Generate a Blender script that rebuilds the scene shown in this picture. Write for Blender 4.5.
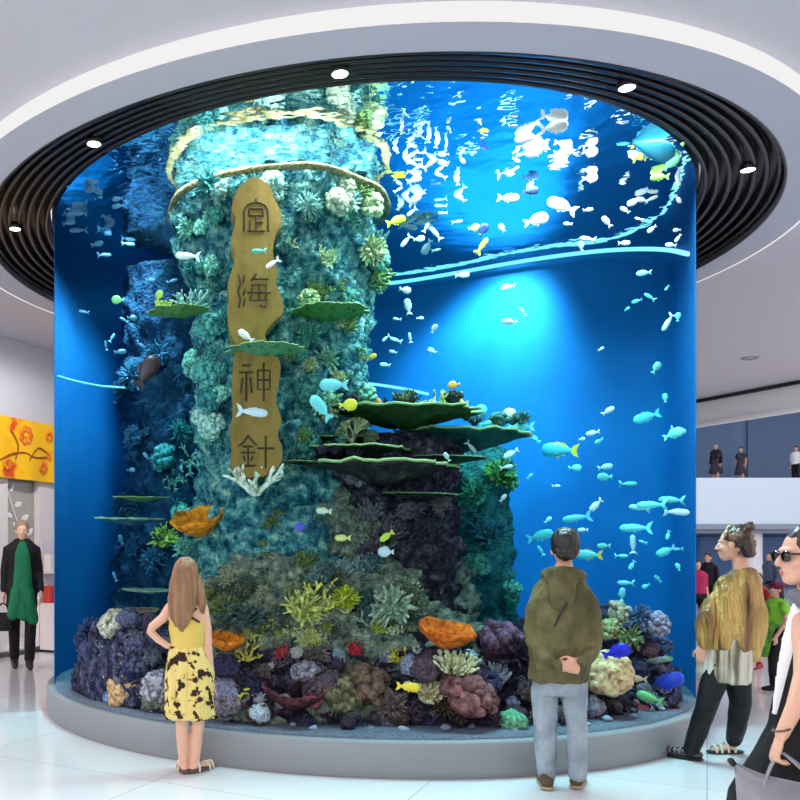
import bpy, math, random
from math import sin, cos, pi, sqrt, atan2, radians
from mathutils import Vector, Matrix, noise
from mathutils.bvhtree import BVHTree

# ------------------------------------------------------------------ clear
for o in list(bpy.data.objects):
    bpy.data.objects.remove(o, do_unlink=True)
scene = bpy.context.scene
COL = scene.collection
rnd = random.Random(7)

# ------------------------------------------------------------------ camera
EYE = 1.53
F, PX0, PY0 = 861.0, 210.0, 552.0
cam_d = bpy.data.cameras.new('camera')
cam = bpy.data.objects.new('camera', cam_d)
COL.objects.link(cam)
cam.location = (0, 0, EYE)
cam.rotation_euler = (radians(90), 0, 0)
cam_d.sensor_width = 36.0
cam_d.lens = 36.0 * F / 800.0
cam_d.shift_x = (400 - PX0) / 800.0
cam_d.shift_y = (PY0 - 400) / 800.0
cam_d.clip_end = 200
scene.camera = cam

# ------------------------------------------------------------------ world, lights, exposure
CX, CY, RT = 1.51, 8.93, 3.10         # tank axis and acrylic radius
ZW = 4.735                             # water level
w = bpy.data.worlds.new('world')
scene.world = w
w.use_nodes = True
w.node_tree.nodes['Background'].inputs['Color'].default_value = (1.0, 0.97, 0.985, 1)
w.node_tree.nodes['Background'].inputs['Strength'].default_value = 1.25


def lamp(kind, name, loc, target, energy, color=(1, 1, 1), **kw):
    d = bpy.data.lights.new(name, kind)
    d.energy = energy
    d.color = color
    for k, v in kw.items():
        setattr(d, k, v)
    o = bpy.data.objects.new(name, d)
    COL.objects.link(o)
    o.location = loc
    if target is not None:
        o.rotation_euler = (Vector(target) - Vector(loc)).to_track_quat('-Z', 'Y').to_euler()
    return o


# unseen fill added behind the viewer to light the floor and reef
lamp('AREA', 'hall_front_fill', (-2.0, -2.5, 4.5), (1.3, 6.5, 0.8), 430, (1.0, 0.98, 0.96), shape='RECTANGLE', size=6, size_y=4)
lamp('AREA', 'hall_side_fill', (11.0, 8.0, 4.6), (11.0, 8.01, 0.0), 540, (1.0, 0.98, 0.97), shape='RECTANGLE', size=5, size_y=12)  # unseen fill, added to lift the dim right side and ceiling
lamp('AREA', 'hall_left_fill', (-6.0, 6.0, 4.6), (-6.0, 6.01, 0.0), 430, (1.0, 0.98, 0.97), shape='RECTANGLE', size=4, size_y=9)  # unseen fill, added to brighten the left side
lamp('SPOT', 'shop_front_fill', (-1.5, 9.9, 4.6), (-2.9, 12.7, 2.4), 420, (1.0, 0.97, 0.93), spot_size=radians(75), spot_blend=0.8, shadow_soft_size=0.1)  # unseen spot, added to brighten the banner and shop front
lamp('AREA', 'shop_fill', (-4.6, 13.6, 3.3), (-4.6, 13.61, 0.0), 160, (1.0, 0.96, 0.92), shape='RECTANGLE', size=2, size_y=1)  # unseen lamp, added to brighten the shop
lamp('AREA', 'atrium_light', (20.0, 26.0, 9.5), (20.0, 28.0, 0.0), 640, (0.85, 0.93, 1.0), shape='RECTANGLE', size=16, size_y=12)
# aquarium lamps above the water
lamp('AREA', 'tank_lamp_front', (1.5, 7.0, 5.05), (1.5, 7.0, 0.0), 690, (0.95, 1.0, 0.97), shape='RECTANGLE', size=4.4, size_y=1.3)
lamp('AREA', 'tank_lamp_rear', (1.6, 9.0, 5.05), (1.6, 9.0, 0.0), 60, (0.85, 1.0, 0.98), shape='RECTANGLE', size=4.5, size_y=1.2)
lamp('SPOT', 'tank_wall_washer', (3.0, 8.75, 5.05), (3.15, 9.6, 3.8), 1350, (0.82, 0.98, 1.0), spot_size=radians(76), spot_blend=1.0, shadow_soft_size=0.15)
lamp('SPOT', 'tank_left_fill', (-0.75, 8.55, 5.05), (-1.25, 9.0, 2.4), 800, (0.8, 0.95, 1.0), spot_size=radians(75), spot_blend=1.0, shadow_soft_size=0.15)  # unseen extra spot, added to brighten the left tank wall
lamp('SPOT', 'tank_column_spot', (0.75, 6.25, 5.05), (0.62, 6.9, 1.6), 170, (1.0, 0.97, 0.85), spot_size=radians(70), spot_blend=1.0, shadow_soft_size=0.12)

vs = scene.view_settings
vs.view_transform = 'Standard'
vs.look = 'None'
vs.exposure = 0.0
vs.gamma = 1.0
vs.use_curve_mapping = False
scene.cycles.max_bounces = 8
scene.cycles.transparent_max_bounces = 16
scene.cycles.use_denoising = True
scene.cycles.sample_clamp_indirect = 6.0
scene.cycles.caustics_reflective = False
scene.cycles.caustics_refractive = False


# ------------------------------------------------------------------ materials
def srgb(r, g, b):
    def f(c):
        c /= 255.0
        return c / 12.92 if c <= 0.04045 else ((c + 0.055) / 1.055) ** 2.4
    return (f(r), f(g), f(b), 1.0)


def pm(name, col, rough=0.55, metal=0.0, spec=0.4, mix=None, bump=None, emit=0.0, kind='NOISE', coat=0.0, stretch=None):
    """Principled material.  mix = (colour, scale, lo, hi[, detail]);  bump = (scale, strength)."""
    m = bpy.data.materials.new(name)
    m.use_nodes = True
    nt = m.node_tree
    b = nt.nodes['Principled BSDF']
    b.inputs['Base Color'].default_value = col
    b.inputs['Roughness'].default_value = rough
    b.inputs['Metallic'].default_value = metal
    b.inputs['Specular IOR Level'].default_value = spec
    if coat:
        b.inputs['Coat Weight'].default_value = coat
    if emit:
        b.inputs['Emission Color'].default_value = col
        b.inputs['Emission Strength'].default_value = emit
    if mix or bump:
        tc = nt.nodes.new('ShaderNodeTexCoord')
        src = tc.outputs['Object']
        if stretch:
            mp = nt.nodes.new('ShaderNodeMapping')
            mp.inputs['Scale'].default_value = stretch
            nt.links.new(src, mp.inputs['Vector'])
            src = mp.outputs['Vector']

    def tex(scale, detail):
        if kind == 'VORONOI':
            t = nt.nodes.new('ShaderNodeTexVoronoi')
            t.inputs['Scale'].default_value = scale
            nt.links.new(src, t.inputs['Vector'])
            return t.outputs['Distance']
        t = nt.nodes.new('ShaderNodeTexNoise')
        t.inputs['Scale'].default_value = scale
        t.inputs['Detail'].default_value = detail
        t.inputs['Roughness'].default_value = 0.68 if detail > 7 else 0.5
        nt.links.new(src, t.inputs['Vector'])
        return t.outputs['Fac']
    if mix:
        cols = mix[0] if isinstance(mix[0], list) else [mix[0]]
        r = nt.nodes.new('ShaderNodeValToRGB')
        e = r.color_ramp.elements
        e[0].position, e[0].color = mix[2], col
        e[1].position, e[1].color = mix[3], cols[-1]
        for i, c in enumerate(cols[:-1]):
            n = e.new(mix[2] + (mix[3] - mix[2]) * (i + 1) / len(cols))
            n.color = c
        nt.links.new(tex(mix[1], mix[4] if len(mix) > 4 else 4.0), r.inputs['Fac'])
        nt.links.new(r.outputs['Color'], b.inputs['Base Color'])
    if bump:
        bn = nt.nodes.new('ShaderNodeBump')
        bn.inputs['Strength'].default_value = bump[1]
        bn.inputs['Distance'].default_value = bump[2] if len(bump) > 2 else 0.02
        nt.links.new(tex(bump[0], 5.0), bn.inputs['Height'])
        nt.links.new(bn.outputs['Normal'], b.inputs['Normal'])
    return m


def emis(name, col, strength):
    m = bpy.data.materials.new(name)
    m.use_nodes = True
    nt = m.node_tree
    nt.nodes.remove(nt.nodes['Principled BSDF'])
    e = nt.nodes.new('ShaderNodeEmission')
    e.inputs['Color'].default_value = col
    e.inputs['Strength'].default_value = strength
    nt.links.new(e.outputs[0], nt.nodes['Material Output'].inputs['Surface'])
    return m


# ------------------------------------------------------------------ mesh helpers
def link(name, me, parent=None, mats=None):
    o = bpy.data.objects.new(name, me)
    COL.objects.link(o)
    if parent is not None:
        o.parent = parent
    if mats is not None:
        for m in (mats if isinstance(mats, (list, tuple)) else [mats]):
            me.materials.append(m)
    return o


def mesh(V, Fc, smooth=True, name='m'):
    me = bpy.data.meshes.new(name)
    me.from_pydata([tuple(v) for v in V], [], Fc)
    me.update()
    if smooth:
        me.polygons.foreach_set('use_smooth', [True] * len(me.polygons))
    return me


def mk(name, parts, mats, parent=None, smooth=True):
    V, Fc = join(parts)
    return link(name, mesh(V, Fc, smooth, name), parent, mats)


def join(parts):
    if isinstance(parts, tuple):
        parts = [parts]
    V, Fc = [], []
    for v, f in parts:
        n = len(V)
        V += [Vector(p) for p in v]
        Fc += [tuple(i + n for i in q) for q in f]
    return V, Fc


def xf(part, M):
    return [M @ Vector(v) for v in part[0]], part[1]


def box(x0, x1, y0, y1, z0, z1):
    V = [(x0, y0, z0), (x1, y0, z0), (x1, y1, z0), (x0, y1, z0), (x0, y0, z1), (x1, y0, z1), (x1, y1, z1), (x0, y1, z1)]
    return V, [(0, 3, 2, 1), (4, 5, 6, 7), (0, 1, 5, 4), (1, 2, 6, 5), (2, 3, 7, 6), (3, 0, 4, 7)]


def grid_faces(nr, n, closed=True):
    Fc = []
    for i in range(nr - 1):
        for j in range(n if closed else n - 1):
            k = (j + 1) % n
            Fc.append((i * n + j, i * n + k, (i + 1) * n + k, (i + 1) * n + j))
    return Fc


def loft(rings, n=20):
    """closed body of horizontal ellipse rings (x, y, z, rx, ry), bottom to top or the reverse"""
    if rings[0][2] > rings[-1][2]:
        rings = rings[::-1]
    V = []
    for x, y, z, rx, ry in rings:
        for j in range(n):
            a = 2 * pi * j / n
            V.append(Vector((x + rx * cos(a), y + ry * sin(a), z)))
    Fc = grid_faces(len(rings), n)
    Fc.append(tuple(range(n))[::-1])
    Fc.append(tuple(range((len(rings) - 1) * n, len(rings) * n)))
    return V, Fc


def smooth_pts(pts, k=6):
    """Catmull-Rom through tuples"""
    out = []
    m = len(pts)
    for i in range(m - 1):
        p0, p1, p2, p3 = pts[max(i - 1, 0)], pts[i], pts[i + 1], pts[min(i + 2, m - 1)]
        for s in range(k):
            t = s / k
            out.append(tuple(0.5 * (2 * b + (c - a) * t + (2 * a - 5 * b + 4 * c - d) * t * t + (3 * b - a - 3 * c + d) * t ** 3)
                             for a, b, c, d in zip(p0, p1, p2, p3)))
    out.append(tuple(pts[-1]))
    return out


def tube(pts, rad, n=10, side=None, flat=None):
    """closed tube with rounded ends; side/flat make an elliptical section (flat = ratio across side)"""
    pts = [Vector(p) for p in pts]
    if not isinstance(rad, (list, tuple)):
        rad = [rad] * len(pts)
    d0 = (pts[1] - pts[0]).normalized()
    d1 = (pts[-1] - pts[-2]).normalized()
    P = [pts[0] - d0 * rad[0] * 0.8, pts[0] - d0 * rad[0] * 0.45] + pts + [pts[-1] + d1 * rad[-1] * 0.45, pts[-1] + d1 * rad[-1] * 0.8]
    R = [rad[0] * 0.35, rad[0] * 0.85] + list(rad) + [rad[-1] * 0.85, rad[-1] * 0.35]
    V = []
    u = None
    for i, p in enumerate(P):
        d = (P[min(i + 1, len(P) - 1)] - P[max(i - 1, 0)])
        d = d.normalized() if d.length > 1e-9 else d0
        if side is not None:
            u = Vector(side)
        elif u is None:
            u = Vector((0, 0, 1)) if abs(d.z) < 0.9 else Vector((1, 0, 0))
        u = (u - d * u.dot(d)).normalized()
        v = d.cross(u)
        f = 1.0 if flat is None else flat
        for j in range(n):
            a = 2 * pi * j / n
            V.append(p + (u * cos(a) + v * sin(a) * f) * R[i])
    Fc = grid_faces(len(P), n)
    Fc.append(tuple(range(n))[::-1])
    Fc.append(tuple(range((len(P) - 1) * n, len(P) * n)))
    return V, Fc


def ball(c, r, nu=14, nv=9):
    if not isinstance(r, (list, tuple)):
        r = (r, r, r)
    V, c = [], Vector(c)
    for i in range(1, nv):
        t = pi * i / nv
        for j in range(nu):
            a = 2 * pi * j / nu
            V.append(c + Vector((r[0] * sin(t) * cos(a), r[1] * sin(t) * sin(a), -r[2] * cos(t))))
    Fc = grid_faces(nv - 1, nu)
    V += [c - Vector((0, 0, r[2])), c + Vector((0, 0, r[2]))]
    b, t = len(V) - 2, len(V) - 1
    for j in range(nu):
        k = (j + 1) % nu
        Fc.append((b, k, j))
        Fc.append((t, (nv - 2) * nu + j, (nv - 2) * nu + k))
    return V, Fc


def lathe(prof, n=128, cx=0.0, cy=0.0, closed=False):
    """revolve (r, z) profile"""
    V = []
    for r, z in prof:
        for j in range(n):
            a = 2 * pi * j / n
            V.append(Vector((cx + r * cos(a), cy + r * sin(a), z)))
    Fc = grid_faces(len(prof), n)
    if closed:
        m = len(prof) - 1
        Fc += [(m * n + j, m * n + (j + 1) % n, (j + 1) % n, j) for j in range(n)]
    return V, Fc


def prism(poly, y0, y1):
    """polygon in XZ extruded along Y"""
    n = len(poly)
    V = [Vector((x, y0, z)) for x, z in poly] + [Vector((x, y1, z)) for x, z in poly]
    Fc = [tuple(range(n)), tuple(range(n, 2 * n))[::-1]] + [(i, i + n, (i + 1) % n + n, (i + 1) % n) for i in range(n)]
    return V, Fc


def fuse(name, parts, mats, parent=None, voxel=0.01, smooth=3, wrinkle=0.0, wscale=(9, 9, 4), regions=None, seed=0):
    """join closed shapes into ONE continuous surface (voxel remesh), smooth it, add soft folds"""
    V, Fc = join(parts)
    me = mesh(V, Fc, True, name)
    o = bpy.data.objects.new('tmp', me)
    COL.objects.link(o)
    r = o.modifiers.new('r', 'REMESH')
    r.mode = 'VOXEL'
    r.voxel_size = voxel
    r.use_smooth_shade = True
    s = o.modifiers.new('s', 'SMOOTH')
    s.factor = 0.5
    s.iterations = smooth
    dg = bpy.context.evaluated_depsgraph_get()
    new = bpy.data.meshes.new_from_object(o.evaluated_get(dg))
    bpy.data.objects.remove(o, do_unlink=True)
    if wrinkle:
        off = Vector((seed * 3.7, seed * 1.3, 0))
        nrm = [v.normal.copy() for v in new.vertices]
        for v, nn in zip(new.vertices, nrm):
            q = Vector((v.co.x * wscale[0], v.co.y * wscale[1], v.co.z * wscale[2])) + off
            v.co += nn * wrinkle * (noise.noise(q) + 0.5 * noise.noise(q * 2.3))
    new.polygons.foreach_set('use_smooth', [True] * len(new.polygons))
    new.name = name
    ob = link(name, new, parent, mats)
    if regions:
        for p in new.polygons:
            for c, rr, idx in regions:
                if (p.center - Vector(c)).length < rr:
                    p.material_index = idx
    return ob


def tag(o, label=None, cat=None, group=None, kind=None):
    if label:
        o['label'] = label
    if cat:
        o['category'] = cat
    if group:
        o['group'] = group
    if kind:
        o['kind'] = kind
    return o


def empty(name, loc=(0, 0, 0), rz=0.0):
    o = bpy.data.objects.new(name, None)
    COL.objects.link(o)
    o.location = loc
    o.rotation_euler = (0, 0, rz)
    return o


def at(px, py, Y):
    """the world point seen at a pixel at depth Y"""
    return Vector(((px - PX0) / F * Y, Y, EYE + (PY0 - py) / F * Y))


def on_plane(px, py, z):
    return at(px, py, F * (z - EYE) / (PY0 - py))


def struct(name, parts, mats, smooth=False):
    return tag(mk(name, parts, mats, None, smooth), kind='structure')


# ------------------------------------------------------------------ common materials
M = {}
M['ceiling'] = pm('ceiling paint', srgb(204, 202, 211), 0.8)
M['soffit'] = pm('soffit paint', srgb(192, 192, 205), 0.7)
M['white'] = pm('white paint', srgb(240, 240, 243), 0.5)
M['black'] = pm('black metal', srgb(22, 19, 24), 0.35, 0.0, 0.5)
M['fin'] = pm('dark anodised fin', srgb(30, 27, 33), 0.3, 0.3, 0.5)
M['plinth'] = pm('brushed grey metal', srgb(134, 135, 140), 0.55, 0.0, 0.4, bump=(60, 0.05))
M['led'] = emis('downlight lens', (1.0, 0.98, 0.95, 1), 9.0)
M['band'] = emis('white fascia with added glow', (1.0, 0.985, 0.98, 1), 0.9)  # white fascia, its brightness put in as glow
M['strip'] = emis('cyan glow arc', (0.45, 0.93, 1.0, 1), 1.3)

# floor with large tile joints
fm = pm('polished floor tiles', srgb(226, 225, 228), 0.10, 0.0, 0.5)
nt = fm.node_tree
tc = nt.nodes.new('ShaderNodeTexCoord')
mp = nt.nodes.new('ShaderNodeMapping')
mp.inputs['Rotation'].default_value = (0, 0, radians(30))
br = nt.nodes.new('ShaderNodeTexBrick')
br.inputs['Color1'].default_value = srgb(216, 213, 215)
br.inputs['Color2'].default_value = srgb(208, 205, 208)
br.inputs['Mortar'].default_value = srgb(170, 168, 172)
br.inputs['Scale'].default_value = 1.0
br.inputs['Mortar Size'].default_value = 0.004
br.inputs['Brick Width'].default_value = 1.6
br.inputs['Row Height'].default_value = 1.6
br.offset = 0.0
nt.links.new(tc.outputs['Object'], mp.inputs['Vector'])
nt.links.new(mp.outputs['Vector'], br.inputs['Vector'])
nt.links.new(br.outputs['Color'], nt.nodes['Principled BSDF'].inputs['Base Color'])
M['floor'] = fm

# ------------------------------------------------------------------ room shell
struct('floor', box(-16, 45, -8, 48, -0.2, 0.0), M['floor'])

ZC = 4.66          # main ceiling
ZS = 4.56          # underside of the dropped ring
RO, RW = 3.72, 4.03
quad = [(-14, -6), (18.7, -6), (6.9, 26), (-14, 26)]


def to_quad(a):
    d = Vector((cos(a), sin(a)))
    best = 1e9
    for i in range(4):
        p, q = Vector(quad[i]), Vector(quad[(i + 1) % 4])
        e = q - p
        den = d.x * e.y - d.y * e.x
        if abs(den) < 1e-9:
            continue
        r = p - Vector((CX, CY))
        t = (r.x * e.y - r.y * e.x) / den
        s = (r.x * d.y - r.y * d.x) / den
        if t > 0 and -1e-6 <= s <= 1 + 1e-6:
            best = min(best, t)
    return (CX + d.x * best, CY + d.y * best)


angs = sorted([2 * pi * j / 128 for j in range(128)] + [atan2(q[1] - CY, q[0] - CX) % (2 * pi) for q in quad])
V, n = [], len(angs)
for z in (ZC, ZC + 0.25):
    for a in angs:
        V.append((CX + 3.9 * cos(a), CY + 3.9 * sin(a), z))
    for a in angs:
        x, y = to_quad(a)
        V.append((x, y, z))
Fc = []
for j in range(n):
    k = (j + 1) % n
    Fc += [(j, k, n + k, n + j), (2 * n + k, 2 * n + j, 3 * n + j, 3 * n + k), (n + j, n + k, 3 * n + k, 3 * n + j), (k, j, 2 * n + j, 2 * n + k)]
struct('ceiling', (V, Fc), M['ceiling'])

# dropped ring round the tank: soffit and white outer fascia, its brightness put in as emission
ring = empty('ceiling_ring', (CX, CY, ZS))
tag(ring, 'dropped white ceiling ring with outer fascia given a glow around the aquarium top', 'ceiling ring')
mk('soffit', lathe([(RO, 0.0), (RW - 0.01, 0.0), (RW - 0.01, 0.03), (RO, 0.03)], 160, closed=True), M['soffit'], ring, False)
mk('glowing_fascia', lathe([(RW - 0.01, -0.005), (RW + 0.012, 0.0), (RW + 0.012, 0.11), (RW - 0.01, 0.11)], 160, closed=True), M['band'], ring, True)
mk('inner_lip', lathe([(RO - 0.02, -0.004), (RO, -0.004), (RO, 0.16), (RO - 0.02, 0.16)], 160, closed=True), M['black'], ring, True)

# black concentric baffle
baf = empty('ceiling_baffle', (CX, CY, 4.614))
tag(baf, 'black baffle of concentric fins ringing the top of the aquarium', 'ceiling baffle')
mk('back_plate', lathe([(3.11, 0.20), (RO - 0.02, 0.10), (RO - 0.02, 0.14), (3.11, 0.24)], 160, closed=True), M['black'], baf, False)
for i in range(7):
    r = 3.13 + i * 0.088
    zf = 0.088 - i * 0.0147
    mk('fin', lathe([(r, zf), (r + 0.03, zf), (r + 0.034, zf + 0.012), (r + 0.034, zf + 0.10), (r - 0.004, zf + 0.10), (r - 0.004, zf + 0.012)], 160, closed=True), M['fin'], baf, True)

names = ['recessed round downlight at the lower left of the black baffle', 'recessed round downlight at the upper left of the black baffle',
         'recessed round downlight at the near top of the black baffle', 'recessed round downlight at the upper right of the black baffle',
         'recessed round downlight at the far right of the black baffle']
for (px, py), lb in zip([(15, 229), (94, 144), (340, 74), (627, 88), (748, 170)], names):
    p = on_plane(px, py, 4.63)
    d = empty('downlight', p)
    tag(d, lb, 'downlight', 'downlights in the black baffle')
    mk('lens', lathe([(0.0, 0.004), (0.052, 0.0), (0.052, 0.02), (0.0, 0.02)], 24), M['led'], d)
    mk('trim_ring', lathe([(0.052, -0.003), (0.062, -0.003), (0.064, 0.05), (0.052, 0.05)], 24, closed=True), M['fin'], d)
    sp = lamp('SPOT', 'downlight_beam', (p.x, p.y, p.z - 0.03), (p.x, p.y, 0), 22, (1, 0.96, 0.9), spot_size=radians(95), spot_blend=0.8, shadow_soft_size=0.05)

# bulkhead on the right with black slot, then the atrium
P1, P2 = Vector((6.9, 26.0)), Vector((18.7, -6.0))
e = (P2 - P1).normalized()
nrm = Vector((-e.y, e.x))
if nrm.x < 0:
    nrm = -nrm


def wall_along(p, q, th, z0, z1, shift=0.0):
    d = (q - p).normalized()
    m = Vector((-d.y, d.x))
    if m.x < 0:
        m = -m
    a, b = p + m * shift, q + m * shift
    c, f = b + m * th, a + m * th
    V = [(v.x, v.y, z) for z in (z0, z1) for v in (a, b, c, f)]
    return V, [(0, 1, 2, 3), (4, 7, 6, 5), (0, 4, 5, 1), (1, 5, 6, 2), (2, 6, 7, 3), (3, 7, 4, 0)]


struct('trim_1', wall_along(P1, P2, 0.35, 4.14, 5.0, 0.06), M['white'])
struct('trim_2', wall_along(P1, P2, 0.055, 4.59, 4.655, -0.002), M['black'])
struct('trim_3', wall_along(P1, P2, 0.08, 4.10, 4.16, 0.0), M['white'])

M['far_glass'] = pm('dark blue shop glass', srgb(70, 100, 140), 0.25, 0.0, 0.5)
M['far_blue'] = pm('blue shop glass', srgb(45, 105, 175), 0.2, 0.0, 0.5)
M['parapet'] = pm('pale blue white panel', srgb(222, 236, 250), 0.35)
M['slate'] = pm('slate blue wall', srgb(92, 120, 155), 0.6)
M['grey'] = pm('grey soffit', srgb(150, 158, 175), 0.7)
YG = 35.0
struct('wall_far', [box(2, 45, YG + 4.0, YG + 4.3, 4.2, 11.0)], M['slate'])
struct('window_1', [box(18, 23.5, YG + 3.9, YG + 3.98, 4.5, 8.0)], M['far_glass'])
struct('window_2', [box(24.3, 40, YG + 3.9, YG + 3.98, 4.5, 8.0)], M['far_glass'])
struct('floor_upper', box(2, 45, YG + 0.1, YG + 4.3, 4.0, 4.3), M['grey'])
struct('trim_4', box(2, 45, YG - 0.2, YG + 0.1, 2.65, 4.53), M['parapet'])
struct('trim_5', box(2, 45, YG - 0.3, YG + 0.12, 2.45, 2.66), M['grey'])
struct('ceiling_lower', box(2, 45, YG - 0.1, YG + 6, 2.3, 2.5), M['grey'])
struct('wall_ground', box(2, 45, YG + 3.0, YG + 3.3, 0, 2.4), M['slate'])
struct('window_3', [box(17, 23.0, YG + 2.9, YG + 2.98, 0.1, 2.2)], M['far_blue'])
struct('window_4', [box(23.6, 40, YG + 2.9, YG + 2.98, 0.1, 2.2)], M['far_blue'])
struct('pillar_1', lathe([(0.38, 0), (0.38, 2.45)], 32, 22.4, YG + 0.6), M['white'], True)
struct('pillar_2', lathe([(0.38, 0), (0.38, 2.45)], 32, 29.5, YG + 0.6), M['white'], True)
struct('ceiling_atrium', box(4, 45, 12, 48, 11.0, 11.3), M['white'])
sp_ring = mk('ring_downlight', lathe([(0.05, 0.004), (0.10, 0.0), (0.12, -0.012), (0.13, 0.0), (0.13, 0.012)], 32), pm('satin steel', srgb(150, 150, 158), 0.3, 0.6))  # small ring downlight, modelled without emission
sp_ring.location = on_plane(750, 358, ZC - 0.006)
tag(sp_ring, 'small round metal fitting in the plain ceiling beside the black slot', 'ceiling fitting')

# ------------------------------------------------------------------ shop on the left
S0, SD = Vector((-3.03, 12.44)), Vector((0.48, 0.877)).normalized()
SN = Vector((-SD.y, SD.x))                      # into the shop


def shop(u0, u1, d0, d1, z0, z1):
    pts = [S0 + SD * u0 + SN * d0, S0 + SD * u1 + SN * d0, S0 + SD * u1 + SN * d1, S0 + SD * u0 + SN * d1]
    V = [(p.x, p.y, z) for z in (z0, z1) for p in pts]
    return V, [(0, 1, 2, 3), (4, 7, 6, 5), (0, 4, 5, 1), (1, 5, 6, 2), (2, 6, 7, 3), (3, 7, 4, 0)]


M['shop_wall'] = pm('shop wall', srgb(228, 222, 224), 0.6)
M['frame'] = pm('pale door frame', srgb(225, 215, 215), 0.4)
M['shopglass'] = pm('smoky shop glass', srgb(150, 140, 132), 0.15, 0, 0.5, mix=(srgb(185, 178, 172), 1.2, 0.35, 0.7))
struct('wall_left', shop(-9, 14, 0.02, 0.3, 3.46, ZC), M['ceiling'])
struct('wall_shop', [shop(-9, 14, 1.8, 2.0, 0, 3.5), ], M['shop_wall'])
struct('trim_6', [shop(-9, -0.05, -0.02, 0.14, 0.0, 0.09), shop(1.0, 14, -0.02, 0.14, 0.0, 0.09), shop(-0.05, 1.0, -0.02, 0.14, 0.0, 0.06)], pm('dark threshold', srgb(70, 60, 58), 0.4))
struct('pillar_3', shop(0.86, 1.3, 0.0, 0.25, 0.09, 3.46), M['frame'])
struct('pillar_4', shop(-0.1, 0.16, 0.0, 0.25, 0.09, 3.46), M['frame'])
struct('window_5', shop(0.16, 0.86, 0.10, 0.13, 1.05, 3.46), M['shopglass'])
M['poster'] = pm('pink and yellow poster', srgb(235, 170, 200), 0.5, mix=([srgb(245, 210, 90), srgb(240, 225, 225)], 1.1, 0.35, 0.62, 1.0))
po = mk('poster', shop(-1.6, -0.13, 0.08, 0.10, 1.0, 2.9), M['poster'])
tag(po, 'pink and yellow poster in the shop window at the edge of the photo', 'poster')
# banner with embroidery
bm_ = pm('yellow banner cloth', srgb(250, 190, 20), 0.6, mix=([srgb(246, 176, 18), srgb(225, 80, 30)], 3.2, 0.52, 0.66, 3.0), bump=(3, 0.2))
BN = empty('banner', (S0.x, S0.y, 0))
tag(BN, 'yellow banner with red flower embroidery across the shop front', 'banner')


def rel(part, o=BN):
    return [Vector(v) - o.location for v in part[0]], part[1]


# wavy cloth
V = []
nu = 120
for i in range(nu + 1):
    u = -2.5 + 4.6 * i / nu
    for k in range(9):
        z = 2.60 + 0.89 * k / 8
        d = -0.10 + 0.02 * sin(u * 9) * (1 - k / 9)
        p = S0 + SD * u + SN * d
        V.append(Vector((p.x, p.y, z)) - BN.location)
n1 = len(V)
V += [v + Vector((SN.x, SN.y, 0)) * 0.012 for v in V]
Fc = []
for i in range(nu):
    for k in range(8):
        a, b, c, d = i * 9 + k, (i + 1) * 9 + k, (i + 1) * 9 + k + 1, i * 9 + k + 1
        Fc += [(a, b, c, d), (a + n1, d + n1, c + n1, b + n1)]
mk('cloth', (V, Fc), bm_, BN)
M['embroid'] = pm('orange red embroidery', srgb(232, 100, 30), 0.7, mix=(srgb(245, 150, 40), 14, 0.4, 0.6))


def shop_pt(u, z, d=-0.125):
    p = S0 + SD * u + SN * d
    return Vector((p.x, p.y, z)) - BN.location


for (u, z, r) in ((0.42, 3.26, 0.17), (0.82, 2.82, 0.11), (0.02, 2.80, 0.10), (-0.5, 3.2, 0.16), (0.95, 3.3, 0.10)):
    flo = []
    for k in range(7):
        a = 2 * pi * k / 7
        c = shop_pt(u + r * 0.6 * cos(a), z + r * 0.6 * sin(a))
        flo.append(ball(c, (r * 0.3, r * 0.3, r * 0.3), 8, 6))
    flat = []
    for v, f in flo:
        c = sum(v, Vector()) / len(v)
        nn = Vector((SN.x, SN.y, 0))
        flat.append(([p - nn * (p - c).dot(nn) * 0.9 for p in v], f))
    mk('flower_embroidery', flat, M['embroid'], BN)
M['embroid_brown'] = pm('brown embroidery', srgb(150, 80, 20), 0.7)
vine = [tube([shop_pt(u, z, -0.118) for u, z in smooth_pts(pts, 6)], 0.011, 6) for pts in (
    [(-0.7, 2.95), (-0.3, 2.8), (0.1, 2.95), (0.4, 3.0), (0.6, 2.95), (0.9, 2.98)], [(0.5, 2.9), (0.7, 3.1), (0.9, 3.05)], [(0.1, 3.3), (0.25, 3.1), (0.2, 2.9)])]
for v_ in vine:
    mk('vine_embroidery', v_, M['embroid_brown'], BN)

# white leaf decal on the glass
lv = []
for (u, z, a, s) in ((0.30, 2.42, 0.9, 0.16), (0.25, 2.28, 2.6, 0.15), (0.40, 2.22, 0.3, 0.18), (0.36, 2.05, 2.8, 0.16), (0.55, 2.0, 0.5, 0.2), (0.5, 1.85, 2.4, 0.18), (0.68, 1.78, 0.7, 0.18), (0.62, 1.62, 2.7, 0.15)):
    pts = [(0, 0), (0.3 * s, 0.22 * s), (0.7 * s, 0.2 * s), (s, 0), (0.7 * s, -0.2 * s), (0.3 * s, -0.22 * s)]
    q = [(u + x * cos(a) - y * sin(a), z + x * sin(a) + y * cos(a)) for x, y in pts]
    V = [shop_pt(x, y, 0.085) + BN.location for x, y in q] + [shop_pt(x, y, 0.096) + BN.location for x, y in q]
    lv.append((V, [tuple(range(6)), tuple(range(6, 12))[::-1]] + [(i, i + 6, (i + 1) % 6 + 6, (i + 1) % 6) for i in range(6)]))
lv.append(tube([shop_pt(u, z, 0.09) + BN.location for u, z in ((0.22, 2.5), (0.38, 2.15), (0.6, 1.75), (0.7, 1.5))], 0.012, 6))
dc = mk('window_decal', lv, pm('white vinyl', srgb(240, 238, 236), 0.5), None, False)
tag(dc, 'white leaf branch decal on the smoky shop window', 'decal')
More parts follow.
